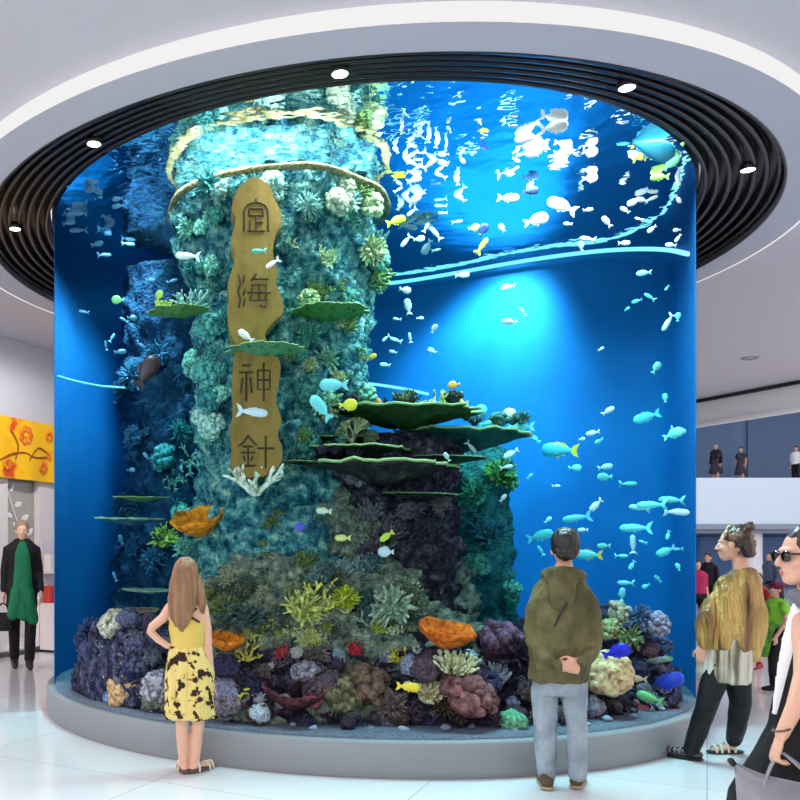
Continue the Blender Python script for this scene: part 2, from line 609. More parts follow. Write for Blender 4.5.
# display cabinet behind the woman in green
cab = empty('display_cabinet', (S0 + SD * 1.0 + SN * -0.22).to_3d())
tag(cab, 'white shop display cabinet with red goods beside the aquarium edge', 'cabinet')
rl = lambda p: ([Vector(v) - cab.location for v in p[0]], p[1])
mk('body', rl(shop(0.85, 1.55, -0.02, -0.30, 0.04, 0.75)), M['frame'], cab, False)
mk('rear_panel', rl(shop(0.85, 1.55, -0.02, -0.05, 0.75, 1.7)), pm('pale lilac panel', srgb(215, 205, 215), 0.5), cab, False)
mk('shelf', rl(shop(0.85, 1.55, -0.05, -0.28, 1.20, 1.23)), M['frame'], cab, False)
mk('kick_strip', rl(shop(0.85, 1.55, -0.02, -0.28, 0.001, 0.04)), M['black'], cab, False)
reds = [srgb(200, 60, 50), srgb(225, 150, 130), srgb(235, 225, 220), srgb(190, 50, 45), srgb(230, 190, 170)]
for i in range(5):
    for zz, w2 in ((0.75, 'lower'), (1.23, 'upper')):
        bx = mk('gift_box', shop(0.88 + i * 0.13, 0.98 + i * 0.13, -0.07, -0.2, zz, zz + (0.26 if (i + len(w2)) % 2 else 0.19)), pm('gift box card', reds[(i + (zz > 1) * 2) % 5], 0.5), None, False)
        tag(bx, 'small red or cream gift box on the %s shelf of the white display cabinet' % w2, 'box', 'gift boxes on the %s shelf' % w2)

# ------------------------------------------------------------------ aquarium shell
tank = empty('aquarium_tank', (CX, CY, 0))
tag(tank, 'giant round aquarium of clear acrylic on a grey metal plinth', 'aquarium')
mk('plinth', lathe([(3.14, 0.0), (3.145, 0.01), (3.145, 0.235), (3.13, 0.252), (2.98, 0.254), (2.98, 0.0)], 192), M['plinth'], tank)
acr = bpy.data.materials.new('clear acrylic')
acr.use_nodes = True
acr.node_tree.nodes.remove(acr.node_tree.nodes['Principled BSDF'])
tb = acr.node_tree.nodes.new('ShaderNodeBsdfTransparent')
tb.inputs['Color'].default_value = (0.97, 0.985, 1.0, 1)
acr.node_tree.links.new(tb.outputs[0], acr.node_tree.nodes['Material Output'].inputs['Surface'])
mk('acrylic_wall', lathe([(RT, 0.254), (RT, 4.80), (RT - 0.02, 4.80), (RT - 0.02, 0.254)], 192, closed=True), acr, tank)
# hood that carries the lamps, hidden above the ceiling
mk('hood', lathe([(RT, 4.802), (RT, 5.25), (0.0, 5.25)], 96), M['black'], tank)
# curved blue rear wall
bd = [(-1.50, 8.32), (-1.555, 8.93), (-1.3, 9.6), (-0.7, 10.2), (0.3, 10.55), (1.5, 10.35), (2.25, 10.12), (2.75, 9.84), (3.2, 9.53), (3.65, 9.27), (4.12, 9.06), (4.56, 8.74), (4.475, 8.14), (4.20, 7.45)]
bdp = smooth_pts(bd, 8)
M['backdrop'] = pm('deep blue tank wall', srgb(14, 96, 160), 0.7, 0, 0.2, mix=(srgb(18, 106, 170), 1.0, 0.4, 0.6))
V = []
for x, y in bdp:
    for k in range(17):
        V.append(Vector((x - CX, y - CY, 0.256 + (ZW - 0.256) * k / 16)))
n1 = len(V)
for i, (x, y) in enumerate(bdp):
    a, b = bdp[max(i - 1, 0)], bdp[min(i + 1, len(bdp) - 1)]
    d = Vector((b[0] - a[0], b[1] - a[1])).normalized()
    for k in range(17):
        V.append(Vector((x - CX - d.y * 0.006, y - CY + d.x * 0.006, 0.256 + (ZW - 0.256) * k / 16)))
Fc = []
for i in range(len(bdp) - 1):
    for k in range(16):
        a, b, c, d = i * 17 + k, (i + 1) * 17 + k, (i + 1) * 17 + k + 1, i * 17 + k + 1
        Fc += [(a, b, c, d), (a + n1, d + n1, c + n1, b + n1)]
for k in range(16):
    Fc.append((k, k + 1, n1 + k + 1, n1 + k))
    q = (len(bdp) - 1) * 17 + k
    Fc.append((q + 1, q, n1 + q, n1 + q + 1))
mk('rear_wall', (V, Fc), M['backdrop'], tank)

# gravel bed
gm = pm('tank gravel', srgb(70, 75, 90), 0.9, mix=([srgb(120, 125, 140), srgb(40, 40, 55)], 60, 0.3, 0.7), bump=(80, 0.6))
V = [Vector((CX, CY, 0.30))]
for i in range(1, 32):
    for j in range(120):
        a, r = 2 * pi * j / 120, min(3.06 * i / 30, 3.074)
        V.append(Vector((CX + r * cos(a), CY + r * sin(a), 0.2555 if i == 31 else 0.275 + 0.02 * noise.noise(Vector((r * cos(a) * 4, r * sin(a) * 4, 0))))))
Fc = [(0, 1 + j, 1 + (j + 1) % 120) for j in range(120)] + [tuple(x + 1 for x in q) for q in grid_faces(31, 120)]
g = tag(mk('gravel', (V, Fc), gm), 'grey gravel bed on the aquarium floor', 'gravel', None, 'stuff')

# water body (absorbing volume) and its underside mirror
wm = bpy.data.materials.new('sea water')
wm.use_nodes = True
nt = wm.node_tree
nt.nodes.remove(nt.nodes['Principled BSDF'])
va = nt.nodes.new('ShaderNodeVolumeAbsorption')
va.inputs['Color'].default_value = (0.15, 0.86, 0.95, 1)
va.inputs['Density'].default_value = 0.27
nt.links.new(va.outputs[0], nt.nodes['Material Output'].inputs['Volume'])
V, Fc = lathe([(3.076, 0.256), (3.076, ZW - 0.012)], 192, CX, CY)
Fc += [tuple(range(192))[::-1], tuple(range(192, 384))]
tag(mk('water', (V, Fc), wm), 'clear blue sea water filling the aquarium', 'water', None, 'stuff')

sm = bpy.data.materials.new('water surface')
sm.use_nodes = True
nt = sm.node_tree
nt.nodes.remove(nt.nodes['Principled BSDF'])
gl = nt.nodes.new('ShaderNodeBsdfGlossy')
gl.inputs['Roughness'].default_value = 0.03
gl.inputs['Color'].default_value = (0.9, 0.95, 0.97, 1)
tr = nt.nodes.new('ShaderNodeBsdfTransparent')
lw = nt.nodes.new('ShaderNodeLayerWeight')
lw.inputs['Blend'].default_value = 0.5
rp = nt.nodes.new('ShaderNodeValToRGB')
rp.color_ramp.elements[0].position = 0.33
rp.color_ramp.elements[1].position = 0.50
mx = nt.nodes.new('ShaderNodeMixShader')
tc = nt.nodes.new('ShaderNodeTexCoord')
nz = nt.nodes.new('ShaderNodeTexNoise')
nz.inputs['Scale'].default_value = 2.6
nz.inputs['Detail'].default_value = 3.0
bp = nt.nodes.new('ShaderNodeBump')
bp.inputs['Strength'].default_value = 0.35
bp.inputs['Distance'].default_value = 0.06
nt.links.new(tc.outputs['Object'], nz.inputs['Vector'])
nt.links.new(nz.outputs['Fac'], bp.inputs['Height'])
nt.links.new(bp.outputs['Normal'], gl.inputs['Normal'])
nt.links.new(lw.outputs['Facing'], rp.inputs['Fac'])
nt.links.new(rp.outputs['Color'], mx.inputs['Fac'])
nt.links.new(tr.outputs[0], mx.inputs[1])
nt.links.new(gl.outputs[0], mx.inputs[2])
nt.links.new(mx.outputs[0], nt.nodes['Material Output'].inputs['Surface'])
V, Fc = lathe([(0.02, ZW), (1.0, ZW), (2.0, ZW), (3.076, ZW)], 96, CX, CY)
tag(mk('water_surface', (V, Fc), sm), 'rippled underside of the water surface mirroring the reef at the tank top', 'water surface', None, 'stuff')

# added glowing arc standing in for the bright reflection at the rear waterline
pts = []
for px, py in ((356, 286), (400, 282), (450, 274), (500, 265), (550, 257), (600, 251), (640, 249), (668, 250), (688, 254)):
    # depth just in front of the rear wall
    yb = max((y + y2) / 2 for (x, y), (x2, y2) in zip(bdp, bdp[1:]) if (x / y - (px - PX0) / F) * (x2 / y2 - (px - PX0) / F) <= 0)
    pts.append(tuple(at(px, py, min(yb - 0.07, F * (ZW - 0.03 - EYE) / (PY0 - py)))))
tl = mk('glow_arc', tube(smooth_pts(pts, 6), 0.022, 8), M['strip'])
tag(tl, 'added bright cyan glow arc curving across the rear of the tank at the waterline', 'glow arc')
pts = [tuple(at(px, py, 9.35)) for px, py in ((362, 383), (380, 385), (405, 389), (428, 394))]
tl = mk('glow_arc', tube(smooth_pts(pts, 5), 0.016, 8), M['strip'])  # added glow standing in for a pale reflected line
tag(tl, 'short pale added glow arc low behind the column above the table corals', 'glow arc')
pts = [tuple(at(px, py, 8.3)) for px, py in ((58, 376), (75, 381), (100, 386), (125, 388))]
tl = mk('reflection_arc', tube(smooth_pts(pts, 5), 0.010, 8), pm('pale green reflection', srgb(110, 200, 205), 0.4))  # pale arc put in for a reflection
tag(tl, 'thin pale reflection arc put in low on the rear wall at the left end of the tank', 'reflection arc')

# ------------------------------------------------------------------ reef rocks
def rock_shape(prof, cx, cy, sx=1.0, sy=1.0, amp=0.16, seed=0, n=110, m=70, fine=1.0, lean=(0, 0)):
    """lumpy rock: (z, r) profile with layered noise"""
    z0, z1 = prof[0][0], prof[-1][0]

    def rad(z):
        for (a, ra), (b, rb) in zip(prof, prof[1:]):
            if z <= b + 1e-9:
                t = (z - a) / (b - a)
                t = t * t * (3 - 2 * t)
                return ra + (rb - ra) * t
        return prof[-1][1]
    V = []
    off = Vector((seed * 5.3, seed * 2.9, seed * 1.7))
    for i in range(m + 1):
        z = z0 + (z1 - z0) * i / m
        r0 = rad(z)
        for j in range(n):
            a = 2 * pi * j / n
            q = Vector((cos(a) * r0 * 1.0 + cx, sin(a) * r0 + cy, z)) + off
            d = amp * (noise.noise(q * 1.6) + 0.7 * noise.noise(q * 3.7) + 0.55 * fine * noise.noise(q * 8.0) + 0.5 * fine * noise.noise(q * 17.0))
            r = max(r0 + d * min(1.0, r0 * 2.5), 0.01)
            t = (z - z0) / (z1 - z0)
            x = cx + cos(a) * r * sx + lean[0] * t
            y = cy + sin(a) * r * sy + lean[1] * t
            rr = sqrt((x - CX) ** 2 + (y - CY) ** 2)
            if rr > 2.98:
                x, y = CX + (x - CX) * 2.98 / rr, CY + (y - CY) * 2.98 / rr
            V.append(Vector((x, y, z + 0.4 * d * (0 < i < m))))
    Fc = grid_faces(m + 1, n)
    Fc += [tuple(range(n))[::-1], tuple(range(m * n, (m + 1) * n))]
    return V, Fc


def reefmat(name, cols, scale=7, lo=0.32, hi=0.7, bump=1.0):
    return pm(name, cols[0], 0.85, 0, 0.15, mix=(cols[1:], scale, lo, hi, 8.0), bump=(34, bump, 0.06))


R = {}
R['column'] = reefmat('teal crusted rock', [srgb(14, 52, 76), srgb(52, 118, 128), srgb(124, 178, 168), srgb(214, 224, 190)], 11, 0.36, 0.70)
R['mound'] = reefmat('grey green rock', [srgb(34, 44, 44), srgb(104, 110, 96), srgb(150, 152, 130), srgb(206, 202, 178)], 12, 0.34, 0.70)
R['dark'] = reefmat('dark plum rock', [srgb(22, 18, 26), srgb(58, 46, 60), srgb(110, 92, 108), srgb(176, 160, 168)], 14, 0.38, 0.80)
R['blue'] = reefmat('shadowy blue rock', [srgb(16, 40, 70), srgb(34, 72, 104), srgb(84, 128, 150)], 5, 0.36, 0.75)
R['purple'] = reefmat('violet grey rock', [srgb(26, 26, 44), srgb(62, 60, 86), srgb(116, 112, 140), srgb(182, 178, 194)], 14, 0.36, 0.78)
R['teal2'] = reefmat('teal green rock', [srgb(20, 60, 74), srgb(50, 120, 120), srgb(110, 176, 150)], 6, 0.36, 0.74)

rocks = []


def rock(name, label, part, mat):
    o = tag(mk(name, part, mat), label, 'rock')
    V, Fc = part
    rocks.append((o, BVHTree.FromPolygons(V, Fc)))
    return o


rock('reef_tower', 'tall teal crusted rock column rising to the water surface behind the plaque',
     rock_shape([(0.28, 0.95), (1.3, 0.82), (2.0, 0.74), (2.8, 0.72), (3.6, 0.76), (4.2, 0.84), (4.42, 0.90), (4.60, 0.88)], 0.60, 7.65, 1, 1, 0.12, 1, 150, 130), R['column'])
rock('reef_mound', 'broad grey green reef mound at the foot of the rock column',
     rock_shape([(0.28, 1.55), (0.8, 1.30), (1.25, 1.0), (1.7, 0.72), (2.05, 0.5), (2.3, 0.2)], 0.98, 7.35, 1.05, 0.68, 0.20, 2, 150, 90), R['mound'])
rock('reef_stack', 'dark rock pillar carrying the stacked table corals',
     rock_shape([(0.28, 0.75), (0.9, 0.60), (1.5, 0.50), (1.9, 0.52), (2.3, 0.58), (2.5, 0.45)], 1.48, 7.30, 1, 0.8, 0.15, 3, 120, 80), R['dark'])
rock('reef_stack', 'slim teal green rock pillar standing alone right of the table corals',
     rock_shape([(0.28, 0.45), (1.0, 0.34), (1.8, 0.30), (2.3, 0.26), (2.55, 0.15)], 2.58, 8.25, 1, 1, 0.12, 4, 90, 70), R['teal2'])
rock('reef_mound', 'violet grey reef mound low at the left edge of the tank',
     rock_shape([(0.28, 0.72), (0.6, 0.62), (0.85, 0.40), (1.02, 0.12)], -0.62, 7.45, 1.0, 0.8, 0.26, 5, 110, 60), R['purple'])
rock('reef_mound', 'violet grey reef mound low at the right edge of the tank, below the blue fish',
     rock_shape([(0.28, 0.62), (0.6, 0.52), (0.85, 0.38), (1.08, 0.10)], 3.42, 7.35, 1.0, 0.75, 0.24, 6, 110, 60), R['purple'])
rock('reef_ridge', 'dark plum reef ridge along the front glass behind the girl',
     rock_shape([(0.28, 0.60), (0.5, 0.52), (0.75, 0.30), (0.88, 0.08)], 0.62, 6.68, 1.15, 0.65, 0.14, 7, 110, 50), R['dark'])
rock('reef_ridge', 'dark plum reef ridge along the front glass at the middle of the tank',
     rock_shape([(0.28, 0.62), (0.5, 0.55), (0.78, 0.34), (0.92, 0.08)], 1.62, 6.62, 1.2, 0.6, 0.14, 8, 110, 50), R['dark'])
rock('reef_ridge', 'dark plum reef ridge along the front glass behind the man',
     rock_shape([(0.28, 0.66), (0.55, 0.55), (0.85, 0.36), (1.0, 0.08)], 2.58, 6.92, 1.1, 0.65, 0.14, 9, 110, 50), R['dark'])
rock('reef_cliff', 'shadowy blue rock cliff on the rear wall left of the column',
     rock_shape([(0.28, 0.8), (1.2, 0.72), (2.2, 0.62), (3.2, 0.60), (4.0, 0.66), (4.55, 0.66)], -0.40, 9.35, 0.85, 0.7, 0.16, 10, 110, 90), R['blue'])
# pale stone collar at the waterline of the column
V = []
m_, n_ = 14, 120
for j in range(n_):
    a = 2 * pi * j / n_
    for k in range(m_):
        b = 2 * pi * k / m_
        rr = 0.030 + 0.010 * noise.noise(Vector((cos(a) * 3, sin(a) * 3, 0.3 + k * 0.2)))
        r = 0.95 + 0.04 * noise.noise(Vector((cos(a) * 2, sin(a) * 2, 7))) + rr * cos(b)
        V.append(Vector((0.60 + r * cos(a), 7.65 + r * sin(a), 4.53 + rr * sin(b) * 0.9)))
Fc = [(j * m_ + k, ((j + 1) % n_) * m_ + k, ((j + 1) % n_) * m_ + (k + 1) % m_, j * m_ + (k + 1) % m_) for j in range(n_) for k in range(m_)]
tag(mk('stone_collar', (V, Fc), reefmat('pale yellow stone', [srgb(84, 80, 54), srgb(130, 124, 88), srgb(176, 172, 134)], 9, 0.3, 0.7, 0.6)),
    'pale yellow stone collar around the rock column at the waterline', 'stone collar')


def ray_rock(px, py, only=None):
    d = at(px, py, 1.0) - Vector((0, 0, EYE))
    best = None
    for o, bvh in rocks:
        if only and not any(s in o['label'] for s in only):
            continue
        h = bvh.ray_cast(Vector((0, 0, EYE)), d.normalized())
        if h[0] is not None and (best is None or h[3] < best[1]):
            best = ((h[0], h[1]), h[3])
    return best[0] if best else None


# ------------------------------------------------------------------ corals (unit size, base at the origin, growing up +Z)
def g_branch(seed, n0=6, depth=3, r0=0.055, spread=0.9, up=0.5):
    rr = random.Random(seed)
    parts = []

    def grow(p, d, L, r, k):
        q = p + d * L * 0.5 + Vector((rr.uniform(-1, 1), rr.uniform(-1, 1), 0.6)) * L * 0.08
        e_ = p + d * L
        parts.append(tube([p, q, e_], [r, r * 0.85, r * 0.7], 6))
        if k > 0:
            for _ in range(rr.choice((2, 3))):
                d2 = (d + Vector((rr.gauss(0, 1), rr.gauss(0, 1), rr.gauss(0.25, 0.7))) * 0.62).normalized()
                grow(e_, d2, L * rr.uniform(0.6, 0.85), r * 0.7, k - 1)
    for i in range(n0):
        a = 2 * pi * i / n0 + rr.uniform(-.3, .3)
        d = Vector((cos(a) * spread, sin(a) * spread, up + rr.uniform(0, .6))).normalized()
        grow(Vector((cos(a) * .05, sin(a) * .05, 0)), d, rr.uniform(.2, .3), r0, depth - 1)
    return join(parts)


def g_brain(seed, amp=0.05, flat=0.75):
    V, Fc = ball((0, 0, 0.32), (0.5, 0.5, 0.5 * flat), 44, 28)
    out = []
    for v in V:
        d = (v - Vector((0, 0, .32))).normalized()
        q = d * 3.2 + Vector((seed * 3.1, 0, 0))
        ridge = abs(noise.noise(q * 2.3 + Vector((noise.noise(q) * 1.2,) * 3)))
        out.append(v + d * (amp * (0.8 - 2.2 * ridge) + 0.09 * noise.noise(d * 1.7 + Vector((seed, 0, 0)))))
    return out, Fc


def g_cauli(seed, n=46, r=0.13):
    rr = random.Random(seed)
    parts = [ball((0, 0, .2), (.36, .36, .28), 14, 9)]
    for i in range(n):
        z = rr.uniform(0.0, 1.0)
        a = 2.399963 * i
        s = sqrt(max(0, 1 - z * z))
        c = Vector((0.42 * s * cos(a), 0.42 * s * sin(a), 0.2 + 0.34 * z))
        q = r * rr.uniform(.6, 1.1)
        parts.append(ball(c, (q, q, q * 0.9), 8, 6))
    return join(parts)


def g_plate(seed, lobes=5, dish=0.06, wob=0.18, th=0.03):
    """table coral: wavy flat top, thin rim, cone underneath down to a stalk"""
    n, m = 72, 9
    V = []

    def rim(a):
        q = Vector((cos(a) * 1.4, sin(a) * 1.4, seed * 2.7))
        return 0.5 * (1 + wob * noise.noise(q) + 0.22 * noise.noise(q * 2.6) + 0.13 * noise.noise(q * 6))
    for side in (1, 0):
        for i in range(m):
            t = (i + 1) / m if side else 1 - i / m * 0.93
            for j in range(n):
                a = 2 * pi * j / n
                r = rim(a) * t
                wv = 0.035 * noise.noise(Vector((r * cos(a) * 6, r * sin(a) * 6, seed))) + 0.018 * noise.noise(Vector((r * cos(a) * 16, r * sin(a) * 16, seed)))
                z = dish * t * t + wv if side else dish * t * t - th - 0.20 * (1 - t) ** 1.6 + wv
                V.append(Vector((r * cos(a), r * sin(a), z)))
    Fc = grid_faces(2 * m, n)
    Fc += [tuple(range(n))[::-1], tuple(range((2 * m - 1) * n, 2 * m * n))]
    return [v + Vector((0, 0, .22)) for v in V], Fc


def g_dish(seed, deep=0.34):
    """cup sponge with a thick rolled rim"""
    n = 64
    prof = [(0.06, 0.0), (0.16, 0.05), (0.32, 0.16), (0.45, 0.28), (0.5, deep + .02), (0.485, deep + .055), (0.45, deep + .04), (0.36, 0.24), (0.22, 0.15), (0.05, 0.12)]
    V = []
    for i, (r, z) in enumerate(prof):
        for j in range(n):
            a = 2 * pi * j / n
            k = 1 + 0.13 * noise.noise(Vector((cos(a) * 1.5, sin(a) * 1.5, seed))) * (r > .2) + 0.04 * noise.noise(Vector((cos(a) * 5, sin(a) * 5, seed + z * 5)))
            V.append(Vector((r * k * cos(a), r * k * sin(a), z + 0.05 * (r / .5) ** 2 * noise.noise(Vector((cos(a) * 2.2, sin(a) * 2.2, seed + 9))))))
    Fc = grid_faces(len(prof), n)
    Fc += [tuple(range(n))[::-1], tuple(range((len(prof) - 1) * n, len(prof) * n))]
    return V, Fc


def g_anemone(seed, n=70):
    rr = random.Random(seed)
    parts = [ball((0, 0, .12), (.33, .33, .15), 16, 8)]
    for i in range(n):
        a = 2.399963 * i
        r = 0.32 * sqrt((i + .5) / n)
        b = Vector((r * cos(a), r * sin(a), .2))
        d = Vector((cos(a) * r * 2.4, sin(a) * r * 2.4, 0.75)) + Vector((rr.uniform(-.2, .2), rr.uniform(-.2, .2), 0))
        d.normalize()
        L = rr.uniform(.2, .3)
        parts.append(tube([b, b + d * L * .6, b + d * L + Vector((0, 0, -.02))], [.028, .026, .03], 6))
    return join(parts)


def g_tubes(seed, n=8):
    rr = random.Random(seed)
    parts = []
    for i in range(n):
        a, r = 2.4 * i, 0.26 * sqrt(i / n)
        b = Vector((r * cos(a), r * sin(a), 0))
        h = rr.uniform(.4, .95)
        d = Vector((cos(a) * r, sin(a) * r, 1.2)).normalized()
        t = b + d * h
        ra = rr.uniform(.07, .1)
        parts.append(tube([b, b + d * h * .5, t], [ra * .8, ra, ra * 1.1], 9))
        parts.append(tube([t + d * .02, t + d * .085], [ra * .62, ra * .5], 8))
    return join(parts)


def g_leafy(seed, n=60):
    """bushy leather coral: many curled fronds"""
    rr = random.Random(seed)
    parts = [ball((0, 0, .15), (.25, .25, .2), 10, 7)]
    for i in range(n):
        z = rr.uniform(-.1, 1)
        a = 2.399963 * i
        s = sqrt(max(0, 1 - z * z))
        d = Vector((s * cos(a), s * sin(a), z))
        c = Vector((0, 0, .2))
        p = [c + d * .18, c + d * .36 + Vector((0, 0, .03)), c + d * rr.uniform(.42, .58) + Vector((rr.uniform(-.06, .06), rr.uniform(-.06, .06), rr.uniform(-.03, .08)))]
        parts.append(tube(p, [.04, .065, .035], 7, side=d.orthogonal(), flat=0.45))
    return join(parts)


def g_fan(seed):
    rr = random.Random(seed)
    parts = []

    def grow(p, a, L, r, k):
        q = p + Vector((sin(a) * L, rr.uniform(-.02, .02), cos(a) * L))
        parts.append(tube([p, (p + q) / 2 + Vector((rr.uniform(-.01, .01), 0, 0)), q], [r, r * .9, r * .75], 6))
        if k:
            for s in (-1, 1, rr.choice((-1, 1)) * .3):
                grow(q, a + s * rr.uniform(.3, .6), L * rr.uniform(.68, .85), r * .72, k - 1)
    grow(Vector(), 0, .28, .05, 4)
    return join(parts)


def g_nubs(seed, n=26):
    """finger coral: stubby upright fingers on a knob"""
    rr = random.Random(seed)
    parts = [ball((0, 0, .1), (.4, .4, .16), 14, 8)]
    for i in range(n):
        a, r = 2.399963 * i, .4 * sqrt((i + .5) / n)
        b = Vector((r * cos(a), r * sin(a), .1))
        d = Vector((cos(a) * r, sin(a) * r, .7)).normalized()
        h = rr.uniform(.2, .42)
        parts.append(tube([b, b + d * h * .6, b + d * h], [.05, .058, .045], 7))
    return join(parts)


GEN = {'branching_coral': g_branch, 'brain_coral': g_brain, 'cauliflower_coral': g_cauli, 'table_coral': g_plate, 'cup_sponge': g_dish,
       'sea_anemone': g_anemone, 'tube_sponge': g_tubes, 'leather_coral': g_leafy, 'sea_fan': g_fan, 'finger_coral': g_nubs}
CM = {}
RIM = pm('pale green coral rim', srgb(132, 158, 104), 0.7, 0, .2)
for k, g in GEN.items():
    CM[k] = [mesh(*g(s + 1), True, k) for s in range(3)]
    for me in CM[k]:
        me.materials.append(None)
        if k == 'table_coral':
            me.materials.append(RIM)
            for p in me.polygons:
                if 72 * 7 <= p.index < 72 * 9:
                    p.material_index = 1

KC = {}


def cmat(c1, c2=None, sc=9):
    key = (c1, c2)
    if key not in KC:
        d = tuple(max(0, int(x * 0.55)) for x in c1)
        KC[key] = pm('coral %d %d %d' % c1, srgb(*d), 0.8, 0, 0.15, mix=([srgb(*c1), srgb(*(c2 or tuple(min(255, int(x * 1.25 + 12)) for x in c1)))], sc, 0.3, 0.72, 6.0), bump=(30, 0.5, 0.03))
    return KC[key]


CAT = {'sea_anemone': 'anemone', 'cup_sponge': 'sponge', 'tube_sponge': 'sponge', 'sea_fan': 'sea fan'}


def coral(kind, loc, size, mat, label, group=None, up=(0, 0, 1), squash=(1, 1, 1), var=None, rz=None, sink=0.06):
    me = rnd.choice(CM[kind]) if var is None else CM[kind][var]
    loc = Vector(loc)
    rr, mr = sqrt((loc.x - CX) ** 2 + (loc.y - CY) ** 2), 2.96 - 0.46 * size * max(squash[:2])
    if rr > mr:
        loc = Vector((CX + (loc.x - CX) * mr / rr, CY + (loc.y - CY) * mr / rr, loc.z))
    o = bpy.data.objects.new(kind, me)
    COL.objects.link(o)
    o.material_slots[0].link = 'OBJECT'
    o.material_slots[0].material = mat
    up = Vector(up).normalized()
    q = Vector((0, 0, 1)).rotation_difference(up)
    spin = Matrix.Rotation(rnd.uniform(0, 6.28) if rz is None else rz, 4, 'Z')
    o.matrix_world = Matrix.Translation(Vector(loc) - up * sink * size) @ q.to_matrix().to_4x4() @ spin @ Matrix.Diagonal((size * squash[0], size * squash[1], size * squash[2], 1))
    return tag(o, label, CAT.get(kind, 'coral'), group)


def coral_px(kind, px, py, w_px, col, label, group=None, up=None, squash=(1, 1, 1), var=None, rz=None, push=0.0, Y=None, sink=0.06, c2=None):
    """a coral seen at px,py growing on whatever rock is there"""
    if Y is None:
        h = ray_rock(px, py)
        if h is None:
            h = (at(px, py, 7.0), Vector((0, -1, 0)))
        p, nn = h
        if nn.y > 0:
            nn = -nn
    else:
        p, nn = at(px, py, Y), Vector((0, 0, 1))
    p = p + Vector((p.x, p.y, 0)).normalized() * push
    size = w_px * p.y / F
    u = Vector(up) if up is not None else (nn * 0.7 + Vector((0, 0, 0.8)))
    return coral(kind, p, size, cmat(col, c2), label, group, u, squash, var, rz, sink)


# --- table corals on and beside the column and the dark pillar
TC = [(405, 416, 150, 7.15, (52, 84, 40), (30, 66, 52), 'green rimmed table coral, uppermost of the stack on the dark pillar'),
      (466, 438, 142, 7.35, (34, 92, 84), (24, 60, 64), 'wide teal table coral reaching right over open water'),
      (362, 453, 118, 6.95, (56, 60, 44), (40, 44, 40), 'dark olive table coral, third from the top of the stack'),
      (382, 471, 168, 6.85, (44, 42, 46), (74, 80, 60), 'dark brown table coral, lowest and widest of the stack'),
      (330, 311, 92, 6.85, (80, 140, 70), (50, 110, 90), 'bright green table coral on the right flank of the column above the stack'),
      (262, 348, 92, 6.62, (96, 160, 110), (60, 130, 130), 'thin green table coral crossing the middle of the plaque'),
      (176, 310, 66, 7.0, (96, 150, 70), (50, 110, 100), 'thin green table coral on the left flank of the column'),
      (140, 496, 62, 7.2, (56, 120, 70), (30, 80, 80), 'thin green table coral low left of the column above the girl'),
      (148, 589, 48, 7.1, (110, 160, 150), (60, 110, 120), 'small pale table coral left of the girl\'s hair'),
      (314, 461, 66, 6.85, (60, 62, 50), (40, 40, 44), 'small ragged dark plate coral at the left end of the stack'),
      (446, 456, 92, 7.05, (44, 74, 60), (30, 50, 54), 'ragged dark green plate coral between the teal table coral and the lowest one'),
      (418, 492, 96, 6.9, (44, 40, 46), (70, 60, 60), 'short dark plate coral tucked beneath the lowest table coral'),
      (342, 437, 60, 7.0, (66, 96, 50), (40, 70, 60), 'small green plate coral left of the dark violet branching coral'),
      (128, 517, 84, 7.5, (40, 90, 110), (60, 120, 140), 'narrow blue table coral just under the thin green one on the left')]
for i, (px, py, wpx, Y, c1, c2, lb) in enumerate(TC):
    coral_px('table_coral', px, py, wpx, c1, lb, None, (0.02, -0.05, 1), (1, 0.75, 0.55 if wpx > 100 else 0.35), i % 3, 0.4 * i, 0, Y, 0.22 * 0.5, c2)

for i in range(30):
    px, py, wpx, Y = rnd.choice(TC[:4])[:4]
    coral_px(rnd.choice(['branching_coral', 'leather_coral', 'finger_coral', 'cauliflower_coral']), px + rnd.uniform(-.4, .4) * wpx, py - 0.11 * wpx + rnd.uniform(0, 3), rnd.uniform(12, 22),
             rnd.choice([(70, 90, 60), (60, 50, 70), (120, 130, 90), (80, 130, 120), (50, 60, 56)]), 'small mixed coral sprouting from the stacked table corals', 'growth on the stacked table corals', Y=Y + rnd.uniform(-.2, .15))

